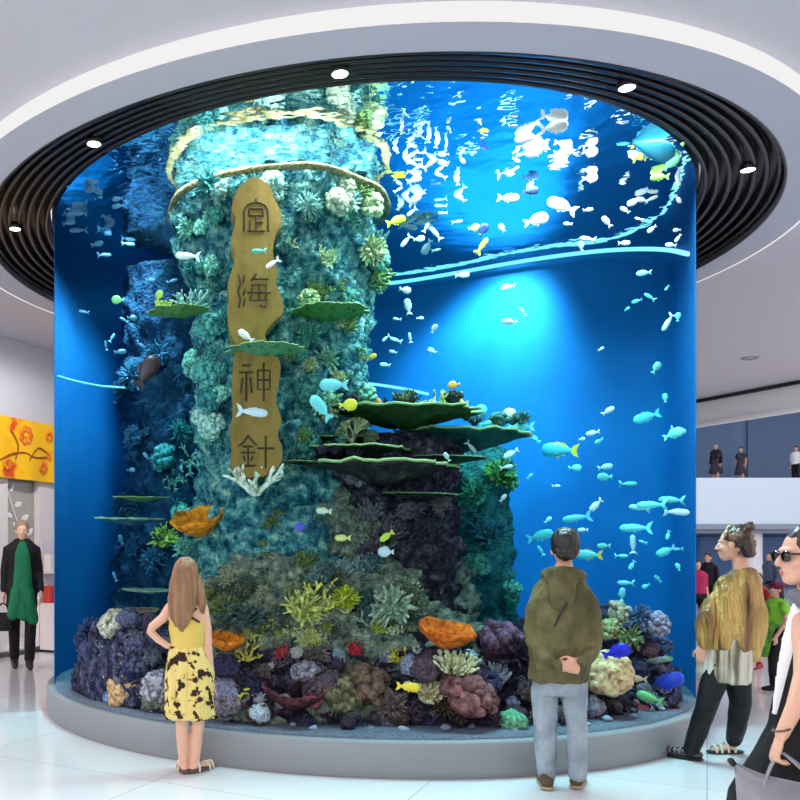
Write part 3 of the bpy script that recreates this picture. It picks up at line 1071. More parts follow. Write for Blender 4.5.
# --- single corals
S = [
    ('cauliflower_coral', 109, 630, 32, (200, 190, 170), 'pale cream cauliflower coral on top of the left mound'),
    ('table_coral', 139, 616, 34, (135, 105, 88), 'brown capped coral beside the girl\'s elbow'),
    ('leather_coral', 85, 638, 26, (58, 72, 110), 'slate blue bushy coral on the left shoulder of the left mound'),
    ('finger_coral', 118, 650, 26, (150, 156, 150), 'grey white finger coral under the pale cream cauliflower coral'),
    ('branching_coral', 96, 655, 26, (110, 135, 110), 'grey green branching coral left of the grey white finger coral'),
    ('brain_coral', 115, 698, 40, (216, 170, 120), 'orange and cream brain coral in front of the left mound'),
    ('cauliflower_coral', 156, 690, 32, (170, 160, 170), 'pale lilac cauliflower coral beside the girl\'s skirt'),
    ('cauliflower_coral', 66, 682, 20, (190, 196, 200), 'small white cauliflower coral at the far left glass'),
    ('brain_coral', 72, 705, 26, (120, 140, 196), 'lavender blue brain coral at the bottom left corner of the tank'),
    ('brain_coral', 89, 702, 15, (90, 60, 110), 'small violet brain coral beside the lavender blue one'),
    ('cup_sponge', 222, 645, 34, (232, 124, 34), 'small orange cup sponge right of the girl\'s arm'),
    ('cup_sponge', 443, 643, 50, (226, 104, 28), 'bright orange cup sponge at the middle of the reef'),
    ('cup_sponge', 202, 533, 50, (232, 130, 30), 'tilted orange cup sponge above the girl\'s head'),
    ('leather_coral', 165, 545, 26, (190, 196, 90), 'yellow green bushy coral left of the tilted orange sponge'),
    ('leather_coral', 186, 552, 20, (120, 190, 170), 'pale mint bushy coral under the tilted orange sponge'),
    ('branching_coral', 248, 658, 32, (226, 204, 90), 'yellow branching coral beside the small orange cup sponge'),
    ('sea_anemone', 229, 705, 26, (236, 226, 170), 'cream anemone close to the glass right of the girl\'s skirt'),
    ('cup_sponge', 282, 708, 56, (88, 46, 54), 'big maroon cup sponge with pale rim at the front glass'),
    ('brain_coral', 313, 702, 18, (214, 96, 120), 'pink brain coral right of the big maroon sponge'),
    ('finger_coral', 282, 655, 15, (206, 60, 66), 'small red finger coral above the big maroon sponge'),
    ('finger_coral', 354, 650, 14, (206, 56, 62), 'small red finger coral at the middle of the reef'),
    ('brain_coral', 259, 716, 18, (186, 196, 206), 'pale grey brain coral left of the big maroon sponge'),
    ('sea_anemone', 454, 674, 44, (236, 230, 176), 'large cream anemone below the bright orange sponge'),
    ('branching_coral', 400, 660, 28, (216, 186, 70), 'yellow branching coral left of the large cream anemone'),
    ('sea_anemone', 430, 698, 32, (232, 204, 160), 'peach cream anemone at the front glass'),
    ('cauliflower_coral', 464, 706, 52, (130, 84, 84), 'broad reddish brown cauliflower coral in front of the large cream anemone'),
    ('cauliflower_coral', 496, 650, 46, (112, 74, 96), 'plum cauliflower coral left of the man'),
    ('leather_coral', 521, 668, 40, (52, 34, 48), 'dark plum bushy coral beside the man\'s jacket'),
    ('finger_coral', 494, 678, 28, (180, 176, 190), 'white tipped finger coral below the plum cauliflower coral'),
    ('brain_coral', 521, 732, 26, (110, 170, 130), 'mint green brain coral on the gravel beside the man\'s leg'),
    ('cauliflower_coral', 366, 694, 46, (112, 82, 66), 'brown cauliflower coral at the front middle of the reef'),
    ('cauliflower_coral', 338, 700, 40, (120, 108, 78), 'olive tan cauliflower coral left of the brown one'),
    ('cauliflower_coral', 614, 618, 28, (186, 164, 140), 'tan cauliflower coral on top of the right mound'),
    ('cauliflower_coral', 656, 628, 28, (150, 140, 162), 'mauve grey cauliflower coral on the right mound'),
    ('leather_coral', 640, 622, 24, (80, 104, 140), 'blue grey bushy coral at the top of the right mound'),
    ('brain_coral', 606, 682, 42, (238, 190, 140), 'peach brain coral right of the man\'s hands'),
    ('table_coral', 674, 664, 38, (206, 206, 216), 'white plate coral on the right mound near the glass'),
    ('brain_coral', 630, 714, 26, (232, 110, 130), 'pink brain coral at the front right, upper of two'),
    ('brain_coral', 624, 722, 22, (226, 120, 110), 'salmon pink brain coral at the front right, lower of two'),
    ('finger_coral', 662, 714, 44, (110, 40, 66), 'maroon finger coral low at the right glass'),
    ('cauliflower_coral', 612, 634, 24, (170, 160, 110), 'olive tan cauliflower coral below the tan one on the right mound'),
    ('leather_coral', 628, 640, 22, (150, 160, 110), 'pale olive bushy coral at the middle of the right mound'),
    ('branching_coral', 676, 690, 24, (120, 136, 150), 'grey branching coral behind the big blue fish'),
    ('branching_coral', 322, 606, 50, (214, 206, 96), 'large yellow branching coral at the centre of the mound'),
    ('leather_coral', 300, 616, 36, (200, 196, 110), 'yellow cream bushy coral left of the large yellow branching coral'),
    ('leather_coral', 346, 602, 24, (186, 190, 50), 'lime yellow bushy coral right of the large yellow branching coral'),
    ('branching_coral', 370, 622, 40, (150, 170, 140), 'sage green branching coral on the right slope of the mound'),
    ('leather_coral', 392, 612, 36, (160, 176, 150), 'pale sage bushy coral on the right slope of the mound'),
    ('finger_coral', 344, 570, 20, (150, 170, 170), 'small pale blue finger coral below the yellow white fish'),
    ('finger_coral', 366, 566, 20, (146, 166, 170), 'pale grey blue finger coral right of the small pale blue one'),
    ('branching_coral', 255, 474, 58, (214, 226, 196), 'white branching coral across the foot of the plaque'),
    ('branching_coral', 395, 398, 26, (34, 36, 50), 'small dark branching coral on the uppermost table coral'),
    ('branching_coral', 438, 400, 46, (190, 190, 120), 'pale yellow branching coral on the teal table coral'),
    ('branching_coral', 384, 442, 30, (70, 56, 80), 'dark violet branching coral between the stacked table corals'),
    ('sea_fan', 352, 440, 34, (150, 150, 110), 'olive sea fan between the stacked table corals'),
    ('leather_coral', 480, 500, 30, (70, 150, 120), 'green bushy coral on the slim teal pillar'),
    ('leather_coral', 496, 480, 30, (70, 120, 60), 'olive green bushy coral at the top of the slim teal pillar'),
    ('leather_coral', 464, 520, 28, (60, 130, 130), 'teal bushy coral low on the slim teal pillar'),
    ('leather_coral', 492, 545, 36, (50, 110, 120), 'dark teal bushy coral at the foot of the slim teal pillar'),
    ('branching_coral', 190, 288, 38, (150, 200, 190), 'pale teal branching coral on the thin left table coral'),
    ('finger_coral', 163, 294, 14, (176, 200, 90), 'small lime finger coral on the thin left table coral'),
]
for kd, px, py, wpx, c, lb in S:
    Y = None
    kw = {}
    if kd == 'table_coral':
        kw = dict(up=(0, -0.1, 1), squash=(1, .8, .8))
    if kd == 'cup_sponge':
        kw = dict(up=(0.12, -0.22, 1) if px != 202 else (-0.22, -0.35, 1), sink=-0.05)
    if kd == 'sea_anemone':
        kw = dict(up=(0, -0.4, 1))
    if px in (395, 438, 384, 352):
        Y = {395: 6.95, 438: 7.2, 384: 6.75, 352: 6.8}[px]
        py += 12
    if px in (190, 163):
        Y, py = 6.98, 308
    if lb.startswith('white branching'):
        Y, py = 6.62, 490
        kw = dict(up=(0, -0.2, 1))
    if 'gravel' in lb:
        Y = 6.05
    if wpx == 30 and px in (496, 480):
        pass
    coral_px(kd, px, py + (6 if kd == 'cup_sponge' else 0), wpx * (1.15 if kd != 'branching_coral' else 1.0), c, lb, None, Y=Y, push=-0.14 if kd == 'cup_sponge' else -0.02, **kw)


# --- scattered corals that share a look
def scatter(n, poly, kinds, cols, size, label, group, only=None, jit=0.25, minz=0.3):
    xs, ys = [p[0] for p in poly], [p[1] for p in poly]
    done = tries = 0
    while done < n and tries < n * 30:
        tries += 1
        px, py = rnd.uniform(min(xs), max(xs)), rnd.uniform(min(ys), max(ys))
        ins = False
        for i in range(len(poly)):
            (x0, y0), (x1, y1) = poly[i], poly[(i + 1) % len(poly)]
            if (y0 > py) != (y1 > py) and px < (x1 - x0) * (py - y0) / (y1 - y0) + x0:
                ins = not ins
        if not ins:
            continue
        h = ray_rock(px, py, only)
        if h is None or h[0].z < minz:
            continue
        nn = h[1] if h[1].y < 0.3 else -h[1]
        c = rnd.choice(cols)
        sz = size * rnd.uniform(0.65, 1.3) * h[0].y / F
        coral(rnd.choice(kinds), h[0], sz, cmat(c), label, group, nn * 0.8 + Vector((0, 0, 0.5)))
        done += 1


scatter(34, [(188, 190), (226, 190), (226, 480), (200, 510), (168, 520), (160, 470), (196, 380)], ['leather_coral', 'branching_coral', 'cauliflower_coral'],
        [(90, 170, 160), (130, 196, 176), (64, 140, 140), (170, 214, 196)], 27, 'small teal or mint coral growing on the column left of the plaque', 'corals on the column left of the plaque')
scatter(44, [(288, 190), (380, 190), (372, 420), (350, 430), (300, 470), (286, 470)], ['leather_coral', 'branching_coral', 'cauliflower_coral', 'finger_coral'],
        [(90, 160, 140), (130, 180, 150), (70, 130, 120), (186, 200, 150), (120, 150, 90)], 25, 'small green or teal coral growing on the column right of the plaque', 'corals on the column right of the plaque')
scatter(12, [(196, 186), (372, 186), (372, 212), (196, 212)], ['leather_coral', 'cauliflower_coral'], [(150, 196, 190), (190, 200, 170)], 26,
        'pale coral just under the stone collar of the column', 'corals under the stone collar', ['column'])
scatter(40, [(190, 500), (300, 490), (300, 560), (420, 560), (440, 630), (210, 630)], ['leather_coral', 'branching_coral', 'finger_coral', 'cauliflower_coral'],
        [(90, 104, 90), (120, 128, 104), (70, 90, 88), (150, 150, 120), (110, 120, 70)], 24, 'small grey green coral on the slope of the central mound', 'corals on the central mound', ['broad grey'])
scatter(18, [(320, 475), (440, 475), (430, 560), (330, 560)], ['cauliflower_coral', 'leather_coral', 'finger_coral'],
        [(70, 56, 66), (96, 80, 88), (50, 46, 54), (120, 110, 112)], 26, 'small dark coral on the pillar under the table corals', 'corals under the table corals', ['dark rock pillar'])
scatter(60, [(205, 660), (540, 650), (600, 670), (600, 728), (205, 728)], ['cauliflower_coral', 'finger_coral', 'branching_coral', 'brain_coral', 'leather_coral'],
        [(74, 56, 74), (100, 78, 90), (60, 54, 82), (120, 100, 96), (140, 126, 136), (84, 66, 56), (150, 146, 170)], 24,
        'small plum or brown coral on the dark ridge along the front glass', 'corals on the front ridge', ['ridge'])
scatter(34, [(205, 650), (540, 640), (600, 670), (600, 726), (205, 726)], ['cauliflower_coral', 'finger_coral', 'branching_coral', 'sea_anemone'],
        [(226, 220, 206), (206, 196, 210), (236, 210, 170), (190, 200, 214)], 13, 'tiny white or cream coral dotted on the dark ridge along the front glass', 'white specks of coral on the front ridge', ['ridge'])
scatter(26, [(250, 570), (430, 570), (440, 640), (240, 640)], ['leather_coral', 'branching_coral', 'finger_coral'],
        [(206, 200, 120), (190, 196, 150), (220, 214, 170), (170, 176, 70)], 19, 'small yellow or cream coral on the central mound', 'yellow corals on the central mound', ['broad grey'])
scatter(12, [(62, 640), (165, 630), (170, 715), (62, 706)], ['cauliflower_coral', 'finger_coral', 'branching_coral'],
        [(206, 200, 206), (180, 186, 200), (200, 180, 160)], 15, 'tiny pale coral dotted on the left mound', 'pale specks of coral on the left mound', ['left edge'])
scatter(12, [(592, 640), (690, 640), (694, 715), (592, 725)], ['cauliflower_coral', 'finger_coral', 'branching_coral'],
        [(206, 200, 206), (180, 186, 200), (200, 180, 160)], 15, 'tiny pale coral dotted on the right mound', 'pale specks of coral on the right mound', ['right edge'])
scatter(48, [(62, 630), (165, 620), (170, 720), (62, 712)], ['cauliflower_coral', 'finger_coral', 'leather_coral', 'brain_coral'],
        [(70, 72, 104), (90, 90, 116), (110, 110, 120), (56, 60, 96), (90, 76, 96)], 20, 'small slate or violet coral on the left mound', 'corals on the left mound', ['left edge'])
scatter(26, [(592, 630), (690, 630), (694, 725), (592, 730)], ['cauliflower_coral', 'finger_coral', 'leather_coral', 'brain_coral'],
        [(70, 72, 104), (90, 84, 110), (120, 110, 124), (60, 56, 80), (110, 80, 90)], 20, 'small slate or violet coral on the right mound', 'corals on the right mound', ['right edge'])
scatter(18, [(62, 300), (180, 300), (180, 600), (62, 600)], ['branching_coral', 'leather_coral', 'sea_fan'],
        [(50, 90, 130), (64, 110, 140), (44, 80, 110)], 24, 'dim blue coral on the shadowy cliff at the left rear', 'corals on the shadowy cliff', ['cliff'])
scatter(12, [(446, 470), (510, 470), (516, 640), (446, 640)], ['leather_coral', 'branching_coral', 'cauliflower_coral'],
        [(60, 130, 120), (90, 160, 140), (50, 100, 110)], 24, 'small teal coral on the slim pillar right of the table corals', 'corals on the slim teal pillar', ['slim teal'])

for i in range(60):
    a = radians(196 + 148 * (i + rnd.random()) / 60)
    r = rnd.uniform(2.62, 2.9)
    coral(rnd.choice(['cauliflower_coral', 'finger_coral', 'brain_coral', 'leather_coral', 'branching_coral']), (CX + r * cos(a), CY + r * sin(a), 0.28), rnd.uniform(.10, .2),
          cmat(rnd.choice([(58, 44, 60), (84, 66, 80), (70, 66, 100), (96, 80, 80), (130, 122, 140), (50, 44, 50)])), 'low dark coral growing on the gravel along the foot of the front glass', 'low corals along the front glass')

# pebbles of shell along the foot of the glass
for i in range(26):
    a = radians(200 + 140 * (i + rnd.random() * .8) / 26)
    r = rnd.uniform(2.8, 2.96)
    p = Vector((CX + r * cos(a), CY + r * sin(a), 0.275))
    s_ = rnd.uniform(0.02, 0.05)
    V, Fc = ball((0, 0, .5), (1, .8, .7), 12, 8)
    V = [v * (1 + .3 * noise.noise(v * 1.4 + Vector((i * 3, 0, 0)))) for v in V]
    o = link('pebble', mesh(V, Fc, True, 'pebble'), None,
             [pm('shell grit', srgb(*rnd.choice([(190, 196, 210), (150, 160, 180), (120, 120, 140)])), 0.8)])
    o.location = p
    o.scale = (s_, s_, s_ * .7)
    o.rotation_euler.z = rnd.uniform(0, 6)
    tag(o, 'small pale pebble on the gravel along the front glass', 'pebble', 'pebbles along the front glass')

# ------------------------------------------------------------------ the inscribed plaque on the column
PY = 6.60


def pq(px, py, d=0.0):
    p = at(px, py, PY)
    return p.x, p.z


plq = empty('plaque', at(256, 330, PY))
tag(plq, 'tall ragged tan plaque with four carved characters hanging down the rock column', 'plaque')
outl = [(247, 181), (256, 178), (265, 183), (271, 190), (274, 200), (280, 212), (281, 226), (276, 234), (273, 246), (274, 262), (278, 272), (276, 284), (281, 298), (283, 312), (274, 322), (265, 334), (268, 344),
        (272, 354), (280, 362), (279, 382), (276, 402), (281, 420), (278, 436), (282, 448), (281, 462), (270, 474), (252, 478), (238, 474), (231, 464), (232, 446), (230, 430), (233, 412), (233, 396), (232, 376), (234, 360),
        (236, 346), (232, 338), (229, 326), (228, 312), (229, 296), (228, 284), (232, 270), (236, 258), (232, 246), (232, 234), (236, 222), (232, 210), (234, 198), (238, 190)]
outl = outl[::-1]
P2_ = []
for x, y in smooth_pts(outl + [outl[0]], 3)[:-1]:
    q = Vector((x * .12, y * .12, 0))
    x += 1.0 * noise.noise(q * 2)
    y += 1.0 * noise.noise(q * 2 + Vector((9, 0, 0)))
    X, Z = pq(x, y)
    P2_.append((X - plq.location.x, Z - plq.location.z))
M['wood'] = pm('weathered tan board', srgb(128, 104, 50), 0.75, 0, 0.2, mix=([srgb(146, 118, 58), srgb(104, 84, 40)], 3.5, 0.3, 0.7, 8), bump=(9, 0.5, 0.03), stretch=(1, 1, .5))
mk('board', prism(P2_, -0.02, 0.22), M['wood'], plq, False)
M['carve'] = pm('dark carved stroke', srgb(66, 50, 20), 0.8)
CH = {
    'top': ((256, 217, 30, 34), [[(0, 1), (0, .82)], [(-.8, -.9), (-.8, .3), (-.62, .62), (-.3, .76), (0, .8), (.3, .76), (.62, .62), (.8, .3), (.8, -.9)],
                               [(-.45, .42), (.45, .42)], [(-.45, .42), (-.45, .02)], [(.45, .42), (.45, .02)], [(-.45, .02), (.45, .02)], [(0, .02), (0, -.85)], [(0, -.38), (.4, -.38)], [(-.4, -.3), (-.42, -.85)], [(-.55, -.88), (.55, -.88)]]),
    'sea': ((254, 292, 36, 36), [[(-.85, .9), (-.75, .4), (-.9, 0), (-.75, -.5), (-.85, -.9)], [(-.55, .85), (-.6, .5)], [(-.5, .1), (-.58, -.2)], [(-.5, -.45), (-.6, -.8)],
                               [(.1, .95), (-.15, .6)], [(0, .68), (.75, .68)], [(-.1, .35), (.7, .35), (.62, -.5)], [(-.1, .35), (-.2, -.5)], [(-.35, -.08), (.9, -.08)], [(-.2, -.5), (.75, -.5), (.6, -.9), (.35, -.8)], [(.25, .25), (.3, -.0)], [(.25, -.15), (.28, -.42)]]),
    'spirit': ((255, 383, 34, 40), [[(-.75, .85), (-.3, .85)], [(-.9, .5), (-.15, .5)], [(-.52, .5), (-.52, -.9)], [(-.75, .2), (-.85, -.5)], [(-.28, .2), (-.2, -.5)],
                                  [(.15, .6), (.85, .6), (.85, -.35), (.15, -.35), (.15, .6)], [(.15, .12), (.85, .12)], [(.5, .95), (.5, -.9)]]),
    'needle': ((256, 452, 36, 34), [[(-.45, .95), (-.7, .55), (-.95, .35)], [(-.45, .95), (-.2, .6), (0, .4)], [(-.7, .3), (-.2, .3)], [(-.8, -.05), (-.1, -.05)], [(-.45, .3), (-.45, -.8)], [(-.7, -.3), (-.62, -.5)], [(-.2, -.3), (-.28, -.5)], [(-.85, -.82), (-.05, -.82)],
                                  [(.1, .2), (.95, .2)], [(.52, .9), (.52, -.9)]])}
for key, ((cx, cy, wd, hg), strokes) in CH.items():
    ps = []
    for st in strokes:
        pts = []
        for u, v in st:
            X, Z = pq(cx + u * wd / 2, cy - v * hg / 2)
            pts.append((X - plq.location.x, -0.022, Z - plq.location.z))
        ps.append(tube(pts, 0.0085, 6, side=(0, 1, 0)))
    mk('carved_character', ps, M['carve'], plq)

# ------------------------------------------------------------------ fish
def fish_parts(H=0.36, Wd=0.16, fork=0.16, dors=0.07, disc=False):
    """unit length fish, head at +X; returns body, tail, dorsal, belly fins, eyes"""
    n, m = 14, 14
    V = []
    for i in range(m + 1):
        t = i / m
        x = 0.5 - 0.80 * t
        h = (sin(pi * min(1, t ** (0.62 if not disc else 0.75))) ** (0.85 if not disc else 0.7)) * 0.5 * H + 0.016 + 0.02 * (t > .85)
        wv = (sin(pi * min(1, t ** 0.55)) ** 0.9) * 0.5 * Wd + 0.008
        for j in range(n):
            a = 2 * pi * j / n
            V.append(Vector((x, wv * cos(a), h * sin(a))))
    Fc = grid_faces(m + 1, n)
    Fc += [tuple(range(n))[::-1], tuple(range(m * n, (m + 1) * n))]
    body = (V, Fc)
    th = 0.008
    tail = prism([(-0.27, 0.025), (-0.36, 0.10 + fork * .3), (-0.5, 0.13 + fork * .5), (-0.45 + fork * .25, 0.0), (-0.5, -0.13 - fork * .5), (-0.36, -0.10 - fork * .3), (-0.27, -0.025)], -th, th)
    hh = H * .5
    dorsal = prism([(0.22, hh * .80), (0.12, hh * .95 + dors), (-0.08, hh * .72 + dors), (-0.2, hh * .34 + dors * .7), (-0.2, hh * .3), (0.05, hh * .75)], -th, th)
    belly = prism([(0.12, -hh * .8), (0.02, -hh * .95 - dors), (-0.02, -hh * .8), (-0.12, -hh * .55 - dors), (-0.2, -hh * .3), (0.0, -hh * .7)], -th, th)
    eyes = [ball((0.36, s * Wd * .36, hh * .16), 0.022, 8, 6) for s in (1, -1)]
    pec = [xf(prism([(0.18, 0.02), (0.06, -.02), (0.03, -.09), (0.10, -.07)], -.004, .004), Matrix.Translation((0, s * Wd * .5, -.02)) @ Matrix.Rotation(-s * .5, 4, 'Z')) for s in (1, -1)]
    return body, tail, dorsal, belly, eyes, pec


SHAPE = {'slim': dict(H=0.24, Wd=0.13, fork=.18, dors=.035), 'mid': dict(H=0.36, Wd=0.16, fork=.12, dors=.06), 'disc': dict(H=0.62, Wd=0.15, fork=.05, dors=.08, disc=True), 'deep': dict(H=0.48, Wd=0.2, fork=.1, dors=.06)}
FM = {}


def fmat(c, c2=None):
    k = (c, c2)
    if k not in FM:
        FM[k] = pm('fish skin %d %d %d' % c, srgb(*c), 0.35, 0, 0.5, mix=(srgb(*c2), 4.0, 0.42, 0.55) if c2 else None, stretch=(3.0, .3, .3) if c2 else None)
    return FM[k]


FMESH = {}
for k, a in SHAPE.items():
    b, t, d, be, ey, pe = fish_parts(**a)
    FMESH[k] = dict(body=mesh(*b), tail_fin=mesh(*t, smooth=False), dorsal_fin=mesh(*d, smooth=False), belly_fin=mesh(*be, smooth=False), eye=mesh(*join(ey)), pectoral_fin=mesh(*join(pe), smooth=False))
    whole = join([b, t, d, be] + pe)
    me = mesh(*whole)
    FMESH[k]['whole'] = me
    for me in FMESH[k].values():
        me.materials.append(None)
EYE_M = pm('dark fish eye', srgb(12, 12, 16), 0.2)


def setm(o, m):
    o.material_slots[0].link = 'OBJECT'
    o.material_slots[0].material = m


def tank_span(px):
    px = min(max(px, 69), 678)
    d = Vector(((px - PX0) / F, 1.0))
    c = Vector((CX, CY))
    a, b, cc = d.dot(d), -2 * d.dot(c), c.dot(c) - 2.97 ** 2
    q = b * b - 4 * a * cc
    if q < 0:
        return None
    y0, y1 = (-b - sqrt(q)) / (2 * a), (-b + sqrt(q)) / (2 * a)
    for (x, y), (x2, y2) in zip(bdp, bdp[1:]):
        p, p2 = x / y - (px - PX0) / F, x2 / y2 - (px - PX0) / F
        if p * p2 <= 0 and max(y, y2) > y0 + 0.5:
            y1 = min(y1, (y + y2) / 2)
    return y0, y1


def fish(px, py, L, shape, c, ang=0.0, flip=False, label=None, group=None, fin=None, frac=None, parts=False, yaw=None, c2=None):
    sp = tank_span(px)
    fr = rnd.uniform(0.12, 0.5) if frac is None else frac
    # keep in front of the reef
    h = ray_rock(px, py)
    y1 = sp[1] - 0.25
    if h is not None:
        y1 = min(y1, h[0].y - 0.12)
    ytop = F * (ZW - EYE) / (PY0 - py) - 0.08 if py < PY0 - 5 else 99
    Y = sp[0] + 0.10 + (max(y1, sp[0] + .15) - sp[0] - 0.10) * fr
    if Y > ytop:
        Y = max(ytop, sp[0] + 0.05)
    loc = at(min(max(px, 69), 678), py, Y)
    size = L * Y / F
    rz = (pi if flip else 0) + (rnd.uniform(-.35, .35) if yaw is None else yaw) - atan2(loc.x, loc.y)
    rot = Matrix.Rotation(rz, 4, 'Z') @ Matrix.Rotation(-radians(ang) , 4, 'Y')
    Mx = Matrix.Translation(loc) @ rot @ Matrix.Diagonal((size, size, size, 1))
    m, mf = fmat(c, c2), fmat(fin or c)
    if parts:
        root = empty('fish')
        root.matrix_world = Mx
        for nm in ('body', 'tail_fin', 'dorsal_fin', 'belly_fin', 'pectoral_fin', 'eye'):
            o = bpy.data.objects.new(nm, FMESH[shape][nm])
            COL.objects.link(o)
            o.parent = root
            setm(o, m if nm == 'body' else EYE_M if nm == 'eye' else mf)
    else:
        root = bpy.data.objects.new('fish', FMESH[shape]['whole'])
        COL.objects.link(root)
        root.matrix_world = Mx
        setm(root, m)
    return tag(root, label, 'fish', group)


WH, SI, CYN, TQ, YE, LG = (250, 244, 240), (206, 232, 236), (110, 226, 232), (64, 186, 204), (240, 206, 40), (170, 206, 70)
BIG = [
    (554, 127, 30, 'deep', WH, 10, False, 'big white fish at the top right, upper of the group near the water surface'),
    (537, 150, 26, 'deep', WH, -15, True, 'big white fish below left of the topmost white fish'),
    (563, 152, 20, 'deep', WH, 8, False, 'white fish in the middle of the row under the topmost white fish'),
    (590, 152, 17, 'disc', WH, -20, False, 'small rounded white fish at the right end of the upper white row'),
    (590, 178, 16, 'disc', WH, 0, False, 'round white fish swimming alone below the upper white row'),
    (562, 206, 34, 'mid', WH, 28, True, 'long white fish tilted steeply upward in the light shaft'),
    (536, 220, 26, 'deep', WH, 12, False, 'white and grey fish just above the bright glow arc'),
    (508, 198, 20, 'mid', (244, 222, 206), -12, False, 'cream fish left of the white and grey fish'),
    (528, 138, 24, 'mid', (230, 226, 240), 12, True, 'lilac white fish at the left end of the upper white group'),
    (530, 191, 15, 'deep', (40, 70, 110), 0, False, 'dark blue fish in the light shaft'),
    (648, 146, 50, 'mid', (40, 140, 170), -28, False, 'large teal grouper at the top right under the baffle'),
    (642, 155, 18, 'disc', (220, 210, 60), 20, False, 'yellow round fish under the large teal grouper'),
    (659, 155, 15, 'mid', (110, 190, 110), 0, False, 'green fish right of the yellow round fish'),
    (671, 163, 16, 'disc', (90, 170, 130), 40, False, 'green rounded fish nearest the right glass'),
    (660, 177, 17, 'mid', (150, 214, 90), 12, True, 'lime green fish lowest of the green group at the top right'),
    (681, 149, 15, 'slim', (130, 190, 110), 45, False, 'slim green fish tilted upward at the right glass'),
    (396, 221, 20, 'mid', (200, 210, 40), 20, False, 'yellow green fish beside the right edge of the column'),
    (482, 246, 17, 'slim', (232, 220, 60), 55, False, 'yellow fish diving left of the glow arc'),
    (474, 228, 11, 'disc', (170, 210, 110), 0, False, 'small yellow green fish above the diving yellow fish'),
    (483, 230, 13, 'disc', (40, 60, 120), 60, False, 'small dark blue fish above the diving yellow fish'),
    (334, 385, 28, 'mid', (110, 210, 216), 4, True, 'turquoise fish in front of the column above the table corals'),
    (321, 408, 28, 'mid', (120, 220, 220), 50, True, 'turquoise fish tilted downward at the column'),
    (348, 405, 17, 'disc', (226, 216, 50), 0, False, 'bright yellow fish at the left end of the uppermost table coral'),
    (373, 404, 17, 'disc', (245, 140, 50), 0, False, 'orange fish above the uppermost table coral'),
    (370, 358, 13, 'mid', (240, 190, 50), 30, False, 'small orange yellow fish beside the edge of the column'),
    (459, 404, 18, 'disc', (244, 190, 40), 0, True, 'golden yellow fish over the teal table coral'),
    (454, 385, 11, 'disc', (240, 150, 60), 0, True, 'small orange fish above the golden yellow fish'),
    (491, 423, 28, 'slim', CYN, 4, False, 'turquoise fish lying along the right end of the teal table coral'),
    (521, 427, 24, 'mid', CYN, 0, True, 'pale turquoise fish beyond the tip of the teal table coral'),
    (507, 414, 16, 'disc', (226, 226, 190), 0, False, 'pale cream fish above the tip of the teal table coral'),
    (479, 410, 15, 'disc', CYN, 0, False, 'rounded turquoise fish above the teal table coral'),
    (560, 450, 34, 'mid', (60, 196, 226), 6, True, 'turquoise fish with yellow tail in open blue water', (214, 206, 60)),
    (647, 417, 24, 'mid', (70, 200, 220), -18, True, 'turquoise fish high in the open water at the right'),
    (673, 434, 18, 'deep', (120, 226, 214), 20, False, 'plump mint fish near the right glass'),
    (589, 555, 24, 'mid', (90, 210, 226), 0, True, 'turquoise fish with yellow tail right of the man\'s head', (240, 200, 40)),
    (540, 536, 24, 'mid', (70, 200, 214), 15, False, 'turquoise fish left of the man\'s head'),
    (577, 518, 26, 'slim', (80, 200, 226), -10, True, 'slim turquoise fish just above the man\'s head'),
    (636, 528, 28, 'slim', CYN, 0, True, 'long pale turquoise fish shape in place of a reflection above the right reef'),  # fish shape added to stand in for a cyan reflection
    (666, 551, 18, 'mid', (90, 206, 216), -25, True, 'turquoise fish at the right behind the woman in gold'),
    (188, 256, 24, 'slim', (226, 240, 230), 6, True, 'white fish swimming left of the plaque'),
    (252, 412, 30, 'slim', (214, 232, 236), -5, False, 'white and blue fish crossing the lower half of the plaque'),
    (259, 251, 14, 'slim', (70, 190, 180), 4, True, 'small teal fish in front of the upper part of the plaque'),
    (273, 263, 16, 'slim', WH, -35, True, 'small white fish at the right edge of the plaque'),
    (246, 336, 17, 'mid', (244, 226, 236), 35, True, 'small pinkish white fish at the middle of the plaque'),
    (118, 300, 12, 'disc', (120, 190, 110), 0, True, 'small green fish in the dim water at the left'),
    (159, 296, 11, 'disc', (170, 190, 80), 70, False, 'small lime fish over the thin left table coral'),
    (147, 372, 34, 'deep', (74, 44, 48), 58, False, 'dark brown fish with tall fins at the left of the column'),
    (105, 668, 16, 'disc', (24, 24, 200), 20, False, 'vivid blue fish in front of the left mound'),
    (616, 652, 25, 'deep', (28, 28, 206), 20, False, 'vivid blue fish in front of the right mound beside the man'),
    (664, 684, 36, 'mid', (48, 70, 210), 30, False, 'large blue fish at the lower right glass'),
    (650, 698, 24, 'mid', (130, 206, 130), 12, True, 'pale green fish under the large blue fish'),
    (638, 679, 16, 'mid', (200, 170, 130), 0, True, 'small tan fish left of the large blue fish'),
    (246, 693, 20, 'mid', (226, 220, 40), 28, False, 'yellow green fish above the cream anemone near the girl'),
    (408, 687, 22, 'mid', (240, 210, 50), -5, False, 'yellow fish beside the peach cream anemone'),
    (343, 538, 15, 'mid', (226, 220, 120), 0, True, 'pale yellow fish in front of the central mound'),
    (387, 536, 15, 'mid', (210, 226, 70), -35, True, 'yellow green fish right of the pale yellow one at the mound'),
    (386, 552, 15, 'disc', (214, 226, 226), 0, True, 'white rounded fish at the right side of the central mound'),
    (324, 511, 15, 'mid', (226, 232, 190), 5, True, 'cream fish under the lowest table coral'),
    (301, 527, 12, 'disc', (84, 84, 190), 0, True, 'small violet blue fish on the left of the central mound'),
    (132, 664, 11, 'disc', (226, 206, 130), 0, True, 'small cream fish beside the vivid blue fish at the left mound'),
]
